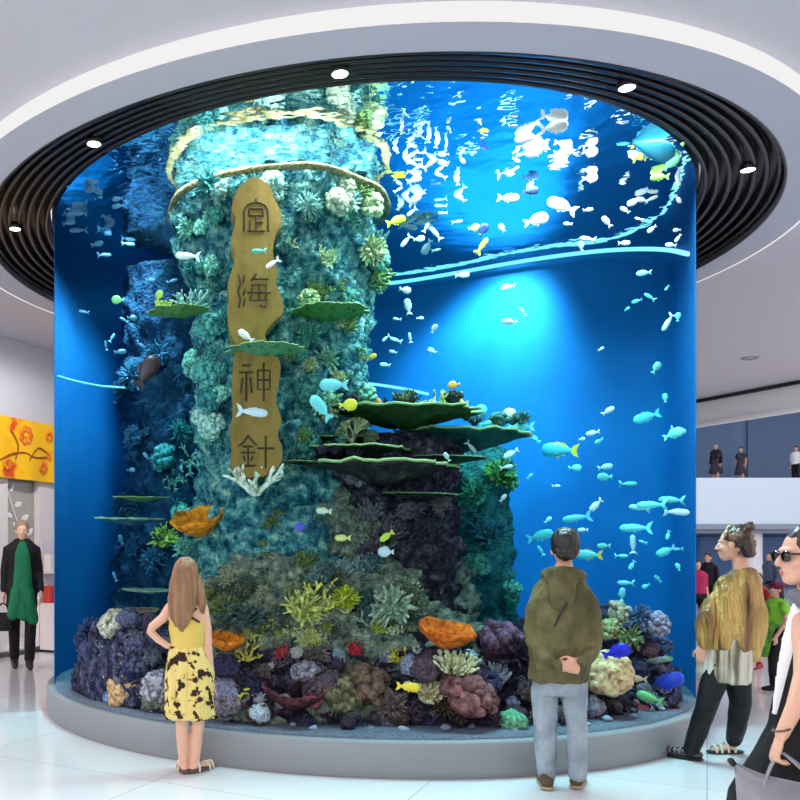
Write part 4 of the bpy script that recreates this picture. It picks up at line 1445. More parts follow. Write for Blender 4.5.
for b in BIG:
    px, py, L, shp, c, ang, fl, lb = b[:8]
    fish(px, py, L * (0.92 if c == WH and py < 230 and px > 480 else 1.1), shp, c, ang, fl, lb, None, b[8] if len(b) > 8 else None, parts=L >= 15,
         frac=0.06 if py > 640 else 0.85 if 'cream fish under' in lb or 'mound' in lb else 0.45)

G1 = ('small pale fish in the loose shoal right of the column top', 'shoal right of the column top')
G2 = ('small white or pale fish in the open water under the baffle at the right', 'white fish under the baffle at the right')
G3 = ('small pale turquoise fish in the open blue water at the lower right', 'turquoise fish at the lower right')
G4 = ('small pale fish in the blue water just below the glow arc', 'fish below the glow arc')
G5 = ('small dim bluish fish in the shadowy water at the upper left', 'dim fish at the upper left')
SM = [
    (G1, SI, [(462, 160, 9, -60), (457, 180, 12, 80), (441, 176, 12, 30), (449, 130, 7, 60), (457, 222, 10, 0), (460, 198, 13, 40), (441, 206, 12, 5), (443, 213, 9, 0), (412, 163, 16, 30), (418, 168, 10, -20),
              (406, 160, 9, 60), (430, 164, 18, 40), (444, 163, 10, 0), (414, 180, 14, 10), (407, 199, 18, 50), (418, 197, 15, -30), (400, 206, 10, 60), (408, 227, 18, -20), (420, 222, 12, 20), (431, 220, 15, -10),
              (426, 228, 10, 60), (436, 234, 16, 50), (419, 239, 11, 0), (406, 241, 14, -50), (427, 247, 15, -60), (436, 250, 9, 10), (429, 138, 10, 85), (437, 143, 11, 75), (446, 147, 9, 80), (402, 130, 9, 85), (412, 146, 9, 30), (396, 150, 8, 60), (398, 190, 9, 30), (412, 212, 12, -40)]),
    (G2, WH, [(520, 155, 8, 0), (531, 190, 11, 60), (588, 210, 9, 0), (607, 222, 13, 55), (568, 224, 8, 10), (588, 239, 15, 10), (581, 246, 10, 80), (624, 243, 11, 0), (625, 210, 10, 40), (634, 202, 12, -10), (642, 200, 12, 20), (651, 199, 12, 15),
              (639, 219, 8, 30), (652, 229, 9, -30), (677, 230, 7, 0), (692, 199, 9, -60), (680, 181, 11, 85), (694, 238, 8, -50), (502, 228, 9, 60), (513, 126, 9, 0), (516, 160, 8, -30), (671, 245, 10, 20)]),
    (G4, SI, [(462, 275, 14, 5), (405, 290, 12, -20), (408, 307, 16, 80), (397, 319, 8, 10), (434, 329, 9, 60), (508, 287, 14, 0), (523, 312, 10, 60), (510, 322, 14, 10), (396, 340, 12, 20), (410, 338, 10, 80), (386, 338, 9, -40), (393, 352, 8, 20), (420, 318, 7, 0),
              (471, 447, 14, -50), (511, 454, 16, -30), (506, 467, 12, 10), (447, 457, 10, 60), (503, 498, 9, 50), (432, 351, 10, 30), (385, 365, 10, 10)]),
    (G3, CYN, [(644, 273, 15, 0), (667, 288, 7, -50), (650, 297, 14, 40), (637, 301, 11, -10), (627, 309, 6, 30), (668, 322, 20, -60), (695, 317, 10, 85), (656, 368, 14, 60), (601, 349, 7, 30), (665, 398, 10, 85), (608, 411, 14, 30), (690, 430, 16, -20),
               (593, 433, 14, -10), (599, 441, 10, -30), (575, 468, 14, 0), (605, 467, 15, 10), (605, 477, 16, 0), (628, 484, 19, 0), (596, 505, 17, -45), (535, 439, 13, 40), (541, 551, 13, 60), (604, 546, 14, 0), (621, 556, 14, 0), (632, 565, 11, -60),
               (643, 542, 9, 20), (633, 545, 22, 88), (689, 549, 11, 0), (668, 535, 10, -75), (658, 579, 10, 50), (646, 586, 9, -30), (683, 567, 9, 70), (626, 583, 18, 0), (622, 595, 16, 85), (583, 530, 11, 0), (582, 439, 7, 10), (652, 505, 30, 0), (672, 500, 26, 4), (676, 512, 26, -3),  # includes fish shapes added to imitate a cyan reflection
               (640, 508, 22, 10), (548, 520, 9, 40), (556, 486, 9, 0), (530, 476, 8, 40)]),
    (G5, (84, 140, 180), [(92, 189, 14, 0), (75, 189, 16, 10), (62, 208, 12, 30), (64, 222, 13, 20), (80, 212, 16, 15), (79, 230, 18, 0), (108, 226, 16, 35), (118, 206, 12, 0), (97, 244, 12, 20), (128, 244, 14, 0), (104, 255, 14, 10), (138, 228, 10, -20),
                          (124, 320, 9, 30), (112, 338, 10, 60), (120, 352, 12, 10), (106, 346, 10, 80), (141, 345, 10, -30), (132, 318, 10, 0), (84, 312, 10, 10), (146, 456, 8, 50), (131, 470, 8, 0), (121, 540, 10, 70), (115, 577, 10, 70), (150, 280, 9, 0), (172, 281, 11, 20)]),
]
for (lb, gr), c, lst in SM:
    for px, py, L, ang in lst:
        fl = rnd.random() < .5
        dim = rnd.uniform(.85, 1.0)
        cc = rnd.choice([c, tuple(int(x * .88) for x in c)] + ([SI, (150, 226, 230)] if c == CYN else []))
        fish(px, py, L * (0.95 if gr.startswith('turq') else 1.1), rnd.choice(['slim', 'mid', 'mid', 'deep'] if L < 18 else ['slim']), cc, ang, fl, lb, gr, frac=rnd.uniform(.25, .75) if gr != 'dim fish at the upper left' else rnd.uniform(.3, .8))

# ------------------------------------------------------------------ people
SK = pm('skin', srgb(212, 160, 136), 0.5, 0, 0.3)
SKP = pm('pale skin', srgb(220, 172, 148), 0.5, 0, 0.3)
LIP = pm('lips', srgb(186, 116, 108), 0.4)
EYEW = pm('eye white', srgb(235, 232, 228), 0.2)
IRIS = pm('dark iris', srgb(40, 26, 20), 0.2)


def head_parts(c, f, s=1.0):
    """skull, face, nose, brow, ears; c = middle of the head, f = facing direction (unit, horizontal-ish)"""
    c, f = Vector(c), Vector(f).normalized()
    r = f.cross(Vector((0, 0, 1))).normalized()
    u = r.cross(f).normalized()
    Mx = Matrix((r, f, u)).transposed().to_4x4()
    Mx.translation = c
    Mx = Mx @ Matrix.Diagonal((s, s, s, 1))
    B = lambda p, q: xf(ball(p, q, 20, 14), Mx)
    ps = [B((0, -.012, .034), (.074, .093, .082)), B((0, .028, -.025), (.058, .060, .078)), B((0, .050, -.082), (.036, .036, .028)),
          B((0, .072, .026), (.050, .020, .014)), B((.034, .056, -.022), (.026, .026, .026)), B((-.034, .056, -.022), (.026, .026, .026)),
          B((0, .086, -.056), (.022, .010, .0065)), B((0, .084, -.067), (.018, .010, .007)),
          xf(tube([(0, .084, .016), (0, .098, -.01), (0, .106, -.027)], [.008, .011, .013], 8), Mx), B((0, .088, -.031), (.019, .012, .009))]
    for k in (1, -1):
        ps.append(B((k * .074, -.008, -.008), (.010, .020, .032)))
    return ps, Mx


def face_extra(root, Mx, s=1.0):
    for k in (1, -1):
        e_ = mk('eye', xf(ball((k * .030, .076, .006), .0125, 12, 8), Mx), EYEW, root)
        mk('iris', xf(ball((k * .030, .0845, .006), (.006, .005, .006), 10, 6), Mx), IRIS, e_)


def hand_parts(wr, d, t, curl=0.5, s=1.0, splay=0.0):
    """palm, four unequal bent fingers and a thumb.  d = wrist to knuckles, t = towards the thumb"""
    wr, d, t = Vector(wr), Vector(d).normalized(), Vector(t)
    t = (t - d * t.dot(d)).normalized()
    nrm_ = d.cross(t)                          # out of the palm side
    ps = [tube([wr - d * .03 * s, wr + d * .02 * s, wr + d * .055 * s, wr + d * .085 * s], [.026 * s, .034 * s, .040 * s, .038 * s], 12, side=t, flat=0.42)]
    for i, (o, L) in enumerate(((.029, .068), (.010, .076), (-.010, .070), (-.028, .055))):
        b = wr + d * .078 * s + t * o * s
        dd = (d + t * o * splay * 8).normalized()
        a1, a2, a3 = curl * .7, curl * 1.7, curl * 2.4
        L *= s
        p1 = b + (dd * cos(a1) + nrm_ * sin(a1)) * L * .45
        p2 = p1 + (dd * cos(a2) + nrm_ * sin(a2)) * L * .32
        p3 = p2 + (dd * cos(a3) + nrm_ * sin(a3)) * L * .26
        ps.append(tube([b - dd * .02 * s, b, p1, p2, p3], [.0095 * s, .0095 * s, .0088 * s, .008 * s, .007 * s], 8))
    b = wr + d * .02 * s + t * .026 * s
    p1 = b + (d * .6 + t * .75 + nrm_ * .2).normalized() * .036 * s
    p2 = p1 + (d * .85 + t * .25 + nrm_ * .45).normalized() * .030 * s
    p3 = p2 + (d * .9 - t * .1 + nrm_ * .5).normalized() * .022 * s
    ps.append(tube([b - d * .01 * s, b, p1, p2, p3], [.012 * s, .013 * s, .0105 * s, .0095 * s, .008 * s], 8))
    return ps


def shoe_parts(ank, d, L=0.26, w_=0.045, h=0.07):
    """a shoe on the floor under the ankle pointing along d"""
    a, d = Vector((ank[0], ank[1], 0)), Vector((d[0], d[1], 0)).normalized()
    s = Vector((-d.y, d.x, 0))
    up = [tube([a - d * .06 + Vector((0, 0, .045)), a + Vector((0, 0, .05)), a + d * L * .4 + Vector((0, 0, .042)), a + d * (L - .09) + Vector((0, 0, .034))], [w_ * .85, w_ * .95, w_ * 1.0, w_ * .75], 12, side=s, flat=.75),
          tube([a + Vector((0, 0, .05)), a + Vector((0, 0, h + .03))], [w_ * .9, w_ * .8], 12)]
    so = [tube([a - d * .065 + Vector((0, 0, .014)), a + Vector((0, 0, .014)), a + d * L * .4 + Vector((0, 0, .014)), a + d * (L - .085) + Vector((0, 0, .014))], [w_ * .9, w_ * .9, w_ * 1.08, w_ * .85], 12, side=s, flat=.30)]
    return up, so


class Fig:
    """a person traced at one depth; local x to the right, y away from the viewer, z up"""
    def __init__(self, label, pxc, feet, Y=None, group=None):
        self.Y = Y if Y else F * EYE / (feet - PY0)
        self.th = atan2(pxc - PX0, F)
        self.s = F / self.Y
        self.k = self.s / cos(self.th)
        self.pxc, self.feet = pxc, PY0 + F * EYE / self.Y
        X = (pxc - PX0) / F * self.Y
        self.root = empty('person', (X, self.Y, 0), -self.th)
        tag(self.root, label, 'person', group)

    def p(self, px, py, d=0.0):
        q = 1 + d * cos(self.th) / self.Y              # keep the pixel when moved in depth
        return Vector(((px - self.pxc) / self.k * q, d, EYE + (PY0 - py) / self.s * q))

    def limb(self, pts, rad, n=12, **kw):
        return tube([self.p(*q) for q in pts], rad, n, **kw)

    def rings(self, rows, n=28):
        """rows (cx, y, half width px, half depth m, d)"""
        out = []
        for cx, y, hw, hd, d in rows:
            q = self.p(cx, y, d)
            out.append((q.x, q.y, q.z, hw / self.k, hd))
        return loft(out, n)


# ---------- man in the olive jacket, back to us
f = Fig('man in olive hooded jacket and grey trousers watching the fish, hands behind his back', 561, 788)
hp, HM = head_parts(f.p(565, 549), (-.12, 1, .02), 1.06)
body = hp + [f.limb([(564, 566), (563, 582)], [.056, .062]),
             f.rings([(561, 580, 14, .06, 0), (561, 592, 23, .09, 0), (561, 620, 28, .11, 0), (561, 660, 24, .10, 0), (561, 690, 22, .09, 0)]),
             f.limb([(546, 690), (546, 735, .01), (547, 776)], [.066, .05, .042]), f.limb([(574, 690), (577, 730, .01), (577, 772)], [.066, .05, .042]),
             f.limb([(541, 594), (533, 636, 0), (544, 655, -.10), (562, 664, -.17)], [.040, .036, .032, .028]),
             f.limb([(584, 594), (593, 634, 0), (588, 652, -.10), (578, 662, -.17)], [.040, .036, .032, .028])]
body += hand_parts(f.p(577, 661, -.185), (-.8, -.25, -.35), (-.25, 0, .9), .6, .88) + hand_parts(f.p(563, 667, -.175), (.9, -.15, -.1), (0, 0, 1), .6, .82)
fuse('body', body, [SK], f.root, .0065, 2)
face_extra(f.root, HM)
jack = [f.rings([(563, 572, 15, .075, 0), (562, 578, 20, .09, 0), (562, 586, 26, .11, 0), (562, 600, 31, .13, 0), (561, 625, 32, .15, 0), (560, 650, 31, .155, 0), (559, 681, 30, .165, 0)], 32),
        f.limb([(541, 592), (536, 612, .0), (533, 640, .0), (545, 656, -.12), (560, 666, -.19)], [.058, .064, .060, .054, .042], 14),
        f.limb([(584, 592), (590, 612, .0), (593, 638, .0), (589, 652, -.10), (581, 661, -.18)], [.058, .064, .060, .054, .042], 14)]
JK = pm('olive cotton', srgb(74, 70, 42), 0.7, 0, 0.25, mix=(srgb(112, 106, 70), 6, 0.35, 0.68, 6), bump=(12, 0.7, 0.05))
j = fuse('jacket', jack, [JK], f.root, .010, 2, .017, (13, 13, 7))
hood = [ball(f.p(561, 592, -.13), (.088, .055, .125), 18, 12), ball(f.p(561, 578, -.10), (.10, .06, .08), 18, 12),
        tube([f.p(546, 580, .05), f.p(545, 574, -.03), f.p(553, 571, -.11), f.p(563, 571, -.13), f.p(574, 572, -.11), f.p(581, 575, -.03), f.p(580, 581, .05)], .034, 10)]
fuse('hood', hood, [JK], j, .010, 3, .008, (12, 12, 9), seed=2)
fuse('cord', [f.limb([(567, 603, -.185), (561, 613, -.175), (555, 626, -.165)], .008, 8)], [M['black']], j, .004, 1)
TRS = pm('grey cotton', srgb(128, 138, 150), 0.8, 0, 0.2, mix=(srgb(160, 168, 178), 7, .35, .65), bump=(11, 0.7, 0.05))
tr_ = [f.rings([(560, 668, 26, .12, 0), (560, 684, 28, .125, 0), (560, 694, 26, .12, 0)]),
       f.limb([(545, 688), (545, 735, .01), (546, 764), (547, 777)], [.084, .068, .062, .062], 14), f.limb([(574, 688), (577, 730, .01), (577, 760), (577, 772)], [.084, .068, .060, .060], 14)]
fuse('trousers', tr_, [TRS], f.root, .010, 3, .010, (14, 14, 5), seed=3)
SH, SO = pm('brown suede', srgb(86, 66, 48), 0.7), pm('pale rubber sole', srgb(170, 150, 120), 0.7)
for (px, py, dx, d0) in ((546, 788, -.12, -.02), (577, 784, .12, .08)):
    a = f.p(px, py, d0)
    up, so = shoe_parts(a, (dx, 1.0), .27, .050)
    sh = fuse('shoe', up, [SH], f.root, .007, 2)
    fuse('sole', so, [SO], sh, .006, 1)
hair = [xf(ball((0, -.026, .046), (.084, .098, .088), 24, 16), HM), xf(ball((0, -.062, -.012), (.066, .05, .06), 20, 12), HM), xf(ball((.05, -.02, .01), (.034, .05, .04), 14, 10), HM), xf(ball((-.05, -.02, .01), (.034, .05, .04), 14, 10), HM)]
HB = pm('black hair', srgb(30, 27, 26), 0.45, 0, 0.5, bump=(60, 0.6, 0.01), stretch=(1, 1, .25))
fuse('hair', hair, [HB], f.root, .007, 1, .007, (40, 40, 14), seed=4)

# ---------- girl in the yellow dress
f = Fig('girl with long brown hair in yellow floral dress, one hand on her hip', 192, 772)
hp, HM = head_parts(f.p(186, 575), (.18, 1, .0), .98)
body = hp + [f.limb([(187, 590), (187, 606)], [.042, .046]),
             f.rings([(187, 600, 8, .045, 0), (187, 606, 19, .062, 0), (187, 620, 18, .072, 0), (188, 645, 16, .066, 0), (190, 660, 19, .075, 0), (191, 690, 20, .08, 0)]),
             f.limb([(183, 690), (182, 725), (183, 745, .01), (184, 766)], [.058, .046, .044, .031]), f.limb([(199, 690), (198, 725), (196, 745, .01), (194, 768)], [.058, .046, .044, .031]),
             f.limb([(170, 607), (163, 618, .0), (152, 627, .0), (150, 631, 0), (158, 639, .0), (168, 646, .0)], [.036, .034, .031, .029, .027, .023]),
             f.limb([(203, 607), (207, 628), (208, 647), (210, 665), (212, 676)], [.036, .033, .030, .026, .022])]
body += hand_parts(f.p(168, 646, 0), (.75, .2, -.35), (0, -.6, .6), .35, .85) + hand_parts(f.p(212, 677), (.08, .05, -1), (-.2, 1, 0), .25, .88)
for px, py, dx in ((184, 768, -.1), (196, 771, .75)):
    a = f.p(px, py, 0)
    d = Vector((dx, .75, 0)).normalized()
    g0 = Vector((a.x, a.y, .05))
    body.append(tube([g0 - d * .035 - Vector((0, 0, .012)), g0, g0 + d * .09 - Vector((0, 0, .012)), g0 + d * .15 - Vector((0, 0, .024))], [.028, .031, .034, .022], 12, side=(-d.y, d.x, 0), flat=.6))
fuse('body', body, [SKP], f.root, .006, 2)
face_extra(f.root, HM)
DR = pm('yellow dress cotton', srgb(214, 186, 96), 0.75, 0, 0.2)
DF = pm('yellow floral print', srgb(220, 198, 122), 0.75, 0, 0.2, mix=([srgb(212, 182, 100), srgb(52, 34, 30)], 17, 0.50, 0.56, 3.5))
sk_ = fuse('skirt', [f.rings([(188, 646, 17.5, .082, 0), (188, 654, 19.5, .095, 0), (190, 672, 23.5, .12, 0), (190, 695, 25.5, .14, 0), (190, 717, 26.5, .15, 0)], 36)], [DF], f.root, .009, 2, .016, (26, 26, 3), seed=6)
bo = fuse('bodice', [f.rings([(187, 619, 17.5, .080, 0), (187, 628, 18.5, .086, 0), (188, 640, 17.5, .082, 0), (188, 649, 17.2, .080, 0)], 30)], [DR], f.root, .008, 2, .003, seed=7)
for a_, b_ in (((176, 622, -.075), (203, 604, .0)), ((199, 622, -.075), (172, 604, .0))):
    q = [f.p(*a_), (f.p(*a_) + f.p(*b_)) / 2 + Vector((0, -.05, .0)), f.p(*b_)]
    mk('strap', tube([tuple(v) for v in smooth_pts([tuple(v) for v in q], 6)], .008, 8), pm('dark strap', srgb(70, 44, 34), 0.7), bo)
HBR = pm('long brown hair', srgb(124, 86, 58), 0.45, 0, 0.5, mix=(srgb(160, 118, 84), 10, 0.35, 0.7, 6), bump=(30, 0.6, 0.015), stretch=(4, 4, .35))
hair = [xf(ball((0, -.018, .044), (.083, .096, .086), 24, 16), HM), xf(ball((.045, -.03, -.02), (.045, .06, .09), 16, 12), HM), xf(ball((-.045, -.03, -.02), (.045, .06, .09), 16, 12), HM),
        f.limb([(186, 570, -.05), (184, 590, -.075), (183, 608, -.085), (182, 622, -.088), (182, 629, -.085)], [.088, .090, .080, .055, .022], 16, side=(1, 0, 0), flat=.5),
        f.limb([(195, 580, -.03), (199, 592, -.05), (202, 604, -.055), (203, 613, -.05)], [.05, .046, .036, .012], 12, side=(1, 0, 0), flat=.6),
        f.limb([(177, 580, -.04), (174, 598, -.06), (174, 615, -.075), (176, 625, -.08)], [.05, .048, .036, .014], 12, side=(1, 0, 0), flat=.6)]
fuse('hair', hair, [HBR], f.root, .007, 2, .007, (55, 55, 5), seed=8)
ST, SS = pm('cream sandal strap', srgb(216, 196, 180), 0.6), pm('dark sandal sole', srgb(96, 78, 68), 0.7)
for px, py, dx in ((184, 768, -.1), (196, 771, .75)):
    a = f.p(px, py, 0)
    d = Vector((dx, .75, 0)).normalized()
    g0, sd = Vector((a.x, a.y, 0)), Vector((-d.y, d.x, 0))
    so = fuse('sandal', [tube([g0 - d * .05 + Vector((0, 0, .014)), g0 + d * .06 + Vector((0, 0, .014)), g0 + d * .17 + Vector((0, 0, .014))], [.034, .036, .03], 12, side=sd, flat=.36)], [SS], f.root, .005, 1)
    for t_, r_ in ((.0, .040), (.10, .042), (.14, .036)):
        c = g0 + d * t_ + Vector((0, 0, .012))
        arch = [c + sd * r_ * cos(w_) + Vector((0, 0, 1)) * (.075 if t_ < .01 else .052 - t_ * .05) * sin(w_) for w_ in [pi * i / 10 for i in range(11)]]
        mk('strap', tube(arch, .0085, 7), ST, so)

# ---------- woman in the gold top, mid stride
f = Fig('woman in gold satin top and black leggings striding past the tank, face in profile', 712, 762)
hp, HM = head_parts(f.p(733, 545), (-.95, .30, .0), 1.04)
body = hp + [f.limb([(739, 560), (741, 576)], [.048, .054]),
             f.rings([(740, 573, 12, .06, 0), (740, 586, 17, .07, 0), (735, 610, 19, .08, 0), (730, 640, 18, .08, 0), (726, 665, 24, .11, 0)]),
             f.limb([(718, 662, -.03), (706, 708, -.10), (697, 735, -.06), (690, 758, .0)], [.078, .055, .046, .034]),
             f.limb([(735, 662, .05), (740, 700, .12), (737, 722, .22), (733, 742, .36)], [.078, .055, .046, .034]),
             f.limb([(731, 592), (715, 615, -.05), (706, 640, -.08), (703, 648, -.08)], [.036, .036, .03, .026]), f.limb([(747, 596), (753, 618, .03), (751, 648, .02)], [.036, .036, .028])]
body += hand_parts(f.p(702, 648, -.08), (-.1, 0, -1), (-1, .2, 0), .4, .9) + hand_parts(f.p(751, 650, .02), (-.1, 0, -1), (-1, .2, 0), .4, .9)
d1 = Vector((-.95, .30, 0))
for a, dd in ((f.p(689, 764, .0), d1), (f.p(732, 750, .38), Vector((-.85, -.5, 0)))):
    g0 = Vector((a.x, a.y, .06))
    body.append(tube([g0, g0 + dd * .08 - Vector((0, 0, .02)), g0 + dd * .15 - Vector((0, 0, .032))], [.034, .033, .022], 12, side=(-dd.y, dd.x, 0), flat=.65))
fuse('body', body, [SK], f.root, .0065, 2, regions=[(HM @ Vector((0, .094, -.061)), .012, 1)])
bpy.data.objects[f.root.children[-1].name].data.materials.append(LIP)
face_extra(f.root, HM)
GD = pm('gold satin', srgb(196, 164, 92), 0.30, 0.35, 0.6, mix=([srgb(170, 132, 72), srgb(84, 50, 40)], 4.0, 0.36, 0.66, 5), bump=(8, 1.0, 0.08), stretch=(2.0, 2.0, .4))
top_ = [f.rings([(742, 566, 8, .05, 0), (742, 571, 14, .07, 0), (740, 580, 21, .09, 0), (736, 594, 27, .11, 0), (730, 614, 31, .13, 0), (728, 632, 31, .14, 0), (729, 648, 29, .13, 0)], 36),
        f.limb([(729, 586), (715, 604, -.04), (706, 624, -.08), (706, 644, -.08)], [.055, .075, .075, .055], 14),
        f.limb([(750, 588), (754, 612, .04), (753, 640, .02), (750, 656, .02)], [.055, .068, .062, .045], 14)]
fuse('top', top_, [GD], f.root, .009, 3, .026, (15, 15, 3.0), seed=11)
SV = pm('silver white satin', srgb(206, 204, 196), 0.3, 0.2, 0.6, mix=([srgb(196, 190, 172), srgb(96, 90, 68)], 5, 0.38, 0.62, 3), bump=(9, 0.6, 0.04), stretch=(2.2, 2.2, .3))
fuse('tunic', [f.rings([(728, 635, 25, .12, 0), (726, 655, 27, .13, 0), (723, 672, 28, .14, 0), (724, 681, 27, .14, 0)], 32)], [SV], f.root, .010, 2, .014, (17, 17, 2.5), seed=12)
LE = pm('black leggings', srgb(18, 17, 20), 0.6, 0, 0.3, bump=(12, 0.2, 0.02))
fuse('leggings', [f.rings([(727, 655, 24, .115, 0), (726, 668, 25, .12, 0), (725, 676, 23, .11, 0)]),
                  f.limb([(718, 666, -.03), (706, 708, -.10), (697, 735, -.06), (690, 755, .0)], [.096, .074, .064, .052], 14),
                  f.limb([(736, 666, .05), (740, 700, .12), (737, 722, .22), (733.5, 738, .35)], [.096, .074, .066, .056], 14)], [LE], f.root, .009, 3, .006, (14, 14, 6), seed=13)
a = f.p(689, 764, 0)
up, so = shoe_parts(a, d1, .26, .048)
sh = fuse('shoe', up, [pm('dark leather shoe', srgb(52, 48, 52), 0.35, 0, 0.5)], f.root, .007, 2)
fuse('sole', so, [M['black']], sh, .006, 1)
for t_ in (.05, .085, .12):
    sd = Vector((-d1.y, d1.x, 0))
    c = Vector((a.x, a.y, .05)) + d1.normalized() * t_
    mk('strap', tube([c + sd * .05 * cos(w_) + Vector((0, 0, .045 - .12 * t_)) * sin(w_) for w_ in [pi * i / 8 for i in range(9)]], .007, 7), pm('grey buckle strap', srgb(130, 126, 130), 0.3, .4), sh)
a = f.p(732, 750, .38)
dd = Vector((-.85, -.5, 0)).normalized()
g0, sd = Vector((a.x, a.y, 0)), Vector((-dd.y, dd.x, 0))
so = fuse('sandal', [tube([g0 - dd * .06 + Vector((0, 0, .016)), g0 + dd * .06 + Vector((0, 0, .016)), g0 + dd * .17 + Vector((0, 0, .016))], [.036, .038, .032], 12, side=sd, flat=.4)], [M['black']], f.root, .006, 1)
for t_ in (.0, .05, .10, .14):
    c = g0 + dd * t_ + Vector((0, 0, .02))
    mk('strap', tube([c + sd * .042 * cos(w_) + Vector((0, 0, (.07 if t_ < .06 else .05 - .1 * (t_ - .1)) * sin(w_))) for w_ in [pi * i / 8 for i in range(9)]], .009, 7), pm('pale sandal strap', srgb(206, 200, 190), 0.5), so)
HD = pm('dark brown hair', srgb(48, 32, 26), 0.4, 0, 0.5, mix=(srgb(112, 84, 58), 13, 0.48, 0.68, 3), bump=(30, 0.7, 0.015))
hair = [xf(ball((0, -.028, .046), (.083, .096, .086), 24, 16), HM), xf(ball((0, -.085, .0), (.062, .052, .066), 18, 12), HM), xf(ball((0, -.098, -.048), (.05, .04, .045), 16, 10), HM)]
for i in range(9):
    hair.append(xf(ball((.04 * cos(i * 2.1), -.075 + .035 * sin(i * 2.1), .10 + .012 * (i % 3)), .032, 10, 8), HM))
fuse('hair', hair, [HD], f.root, .007, 1, .010, (34, 34, 34), seed=14)
mk('headband', xf(tube([(.082 * cos(w_), .035 - .02 * sin(w_), .03 + .105 * sin(w_)) for w_ in [pi * i / 12 for i in range(13)]], .011, 8), HM), pm('patterned headband', srgb(206, 188, 150), 0.6, mix=(srgb(90, 70, 50), 40, .45, .55)), f.root)

# ---------- woman with sunglasses at the right edge, carrying a bag
f = Fig('woman in sunglasses and black dress holding a grey bag at the right edge', 806, 0, 3.35)
fd = Vector((-.86, -.50, .0)).normalized()
hp, HM = head_parts(f.p(806, 557), fd, 1.0)
body = hp + [f.limb([(811, 580, .02), (817, 606, .02)], [.050, .055]),
             f.rings([(822, 600, 18, .055, 0), (829, 610, 34, .07, 0), (831, 620, 40, .085, 0), (830, 660, 42, .11, 0), (824, 730, 42, .10, 0), (820, 790, 56, .13, 0), (820, 830, 56, .13, 0)]),
             f.limb([(797, 820, -.02), (790, 940, -.04), (792, 1030, .0)], [.085, .062, .036]), f.limb([(845, 820, .02), (842, 940, .10), (846, 1015, .14)], [.085, .062, .036]),
             f.limb([(800, 618, -.03), (806, 650, -.09), (805, 676, -.15), (795, 708, -.22), (781, 738, -.25)], [.044, .042, .038, .031, .023]),
             f.limb([(868, 622, .02), (876, 690, .04), (872, 750, .0)], [.045, .038, .026])]
wr = f.p(781, 738, -.25)
body += hand_parts(wr, (-.28, -.05, -1), (-.35, 1, -.1), .85, .92) + hand_parts(f.p(872, 752, 0), (0, -.1, -1), (-1, -.2, 0), .4, .92)
for px, py, dd_ in ((792, 1037, 0), (846, 1022, .14)):
    a = f.p(px, py, dd_)
    g0 = Vector((a.x, a.y, .055))
    body.append(tube([g0, g0 + fd * .08 - Vector((0, 0, .02)), g0 + fd * .16 - Vector((0, 0, .032))], [.034, .034, .022], 12, side=(-fd.y, fd.x, 0), flat=.62))
fuse('body', body, [SKP, LIP], f.root, .0058, 2, regions=[(HM @ Vector((0, .093, -.061)), .014, 1)])
hair = [xf(ball((0, -.026, .050), (.084, .098, .084), 24, 16), HM), xf(ball((0, -.085, .02), (.06, .045, .06), 18, 12), HM), xf(ball((.052, .01, .045), (.033, .045, .045), 14, 10), HM), xf(ball((-.052, .01, .045), (.033, .045, .045), 14, 10), HM)]
fuse('hair', hair, [pm('dark hair', srgb(40, 30, 34), 0.4, 0, 0.5, bump=(40, 0.5, 0.01))], f.root, .006, 2, .004, (40, 40, 20), seed=21)
gls = empty('glasses_frame')
gls.parent = f.root
gls.name = 'sunglasses'
for k in (1, -1):
    mk('lens', xf(ball((k * .033, .094, .003), (.028, .011, .023), 22, 12), HM), pm('black lens', srgb(8, 8, 10), 0.08, 0, 0.8), gls)
    mk('temple_arm', xf(tube([(k * .062, .088, .012), (k * .078, .03, .012), (k * .080, -.02, .004)], .004, 7), HM), M['black'], gls)
mk('bridge', xf(tube([(-.012, .101, .012), (0, .106, .014), (.012, .101, .012)], .004, 7), HM), M['black'], gls)
BD = pm('black dress cloth', srgb(20, 19, 24), 0.7, 0, 0.25, bump=(10, .3, .03))
fuse('dress', [f.rings([(829, 612, 38, .085, 0), (828, 640, 44, .115, 0), (824, 690, 47, .12, 0), (820, 725, 51, .125, 0), (812, 760, 64, .16, 0), (806, 800, 80, .2, 0), (806, 880, 88, .22, 0), (806, 960, 92, .24, 0)], 40)], [BD], f.root, .011, 3, .012, (12, 12, 3), seed=22)
fuse('scarf', [f.limb([(792, 594, -.05), (804, 600, -.08), (822, 604, -.09), (850, 600, -.06)], [.022, .036, .038, .034], 12), f.limb([(794, 594, .0), (808, 600, .05), (845, 600, .06)], [.024, .036, .034], 12)],
     [pm('grey jersey', srgb(112, 112, 124), 0.8, 0, .2, bump=(20, .3, .02))], f.root, .010, 3, .008, (14, 14, 10), seed=23)
fuse('white_lapel', [f.limb([(797, 606, -.055), (790, 640, -.07), (784, 670, -.06), (778, 700, -.05), (774, 716, -.05)], [.020, .028, .026, .020, .012], 12, side=(1, 0, 0), flat=.35)], [M['white']], f.root, .007, 2)
mk('bracelet', tube([wr + Vector((.028 * cos(2 * pi * i / 20), .028 * sin(2 * pi * i / 20), .022 + .006 * cos(2 * pi * i / 20))) for i in range(21)], .004, 7), pm('thin dark bracelet', srgb(110, 80, 70), .4, .5), f.root)
fuse('shoe', shoe_parts(f.p(792, 1037, 0), fd, .25, .045)[0], [M['black']], f.root, .008, 2)
fuse('shoe', shoe_parts(f.p(846, 1022, .14), fd, .25, .045)[0], [M['black']], f.root, .008, 2)
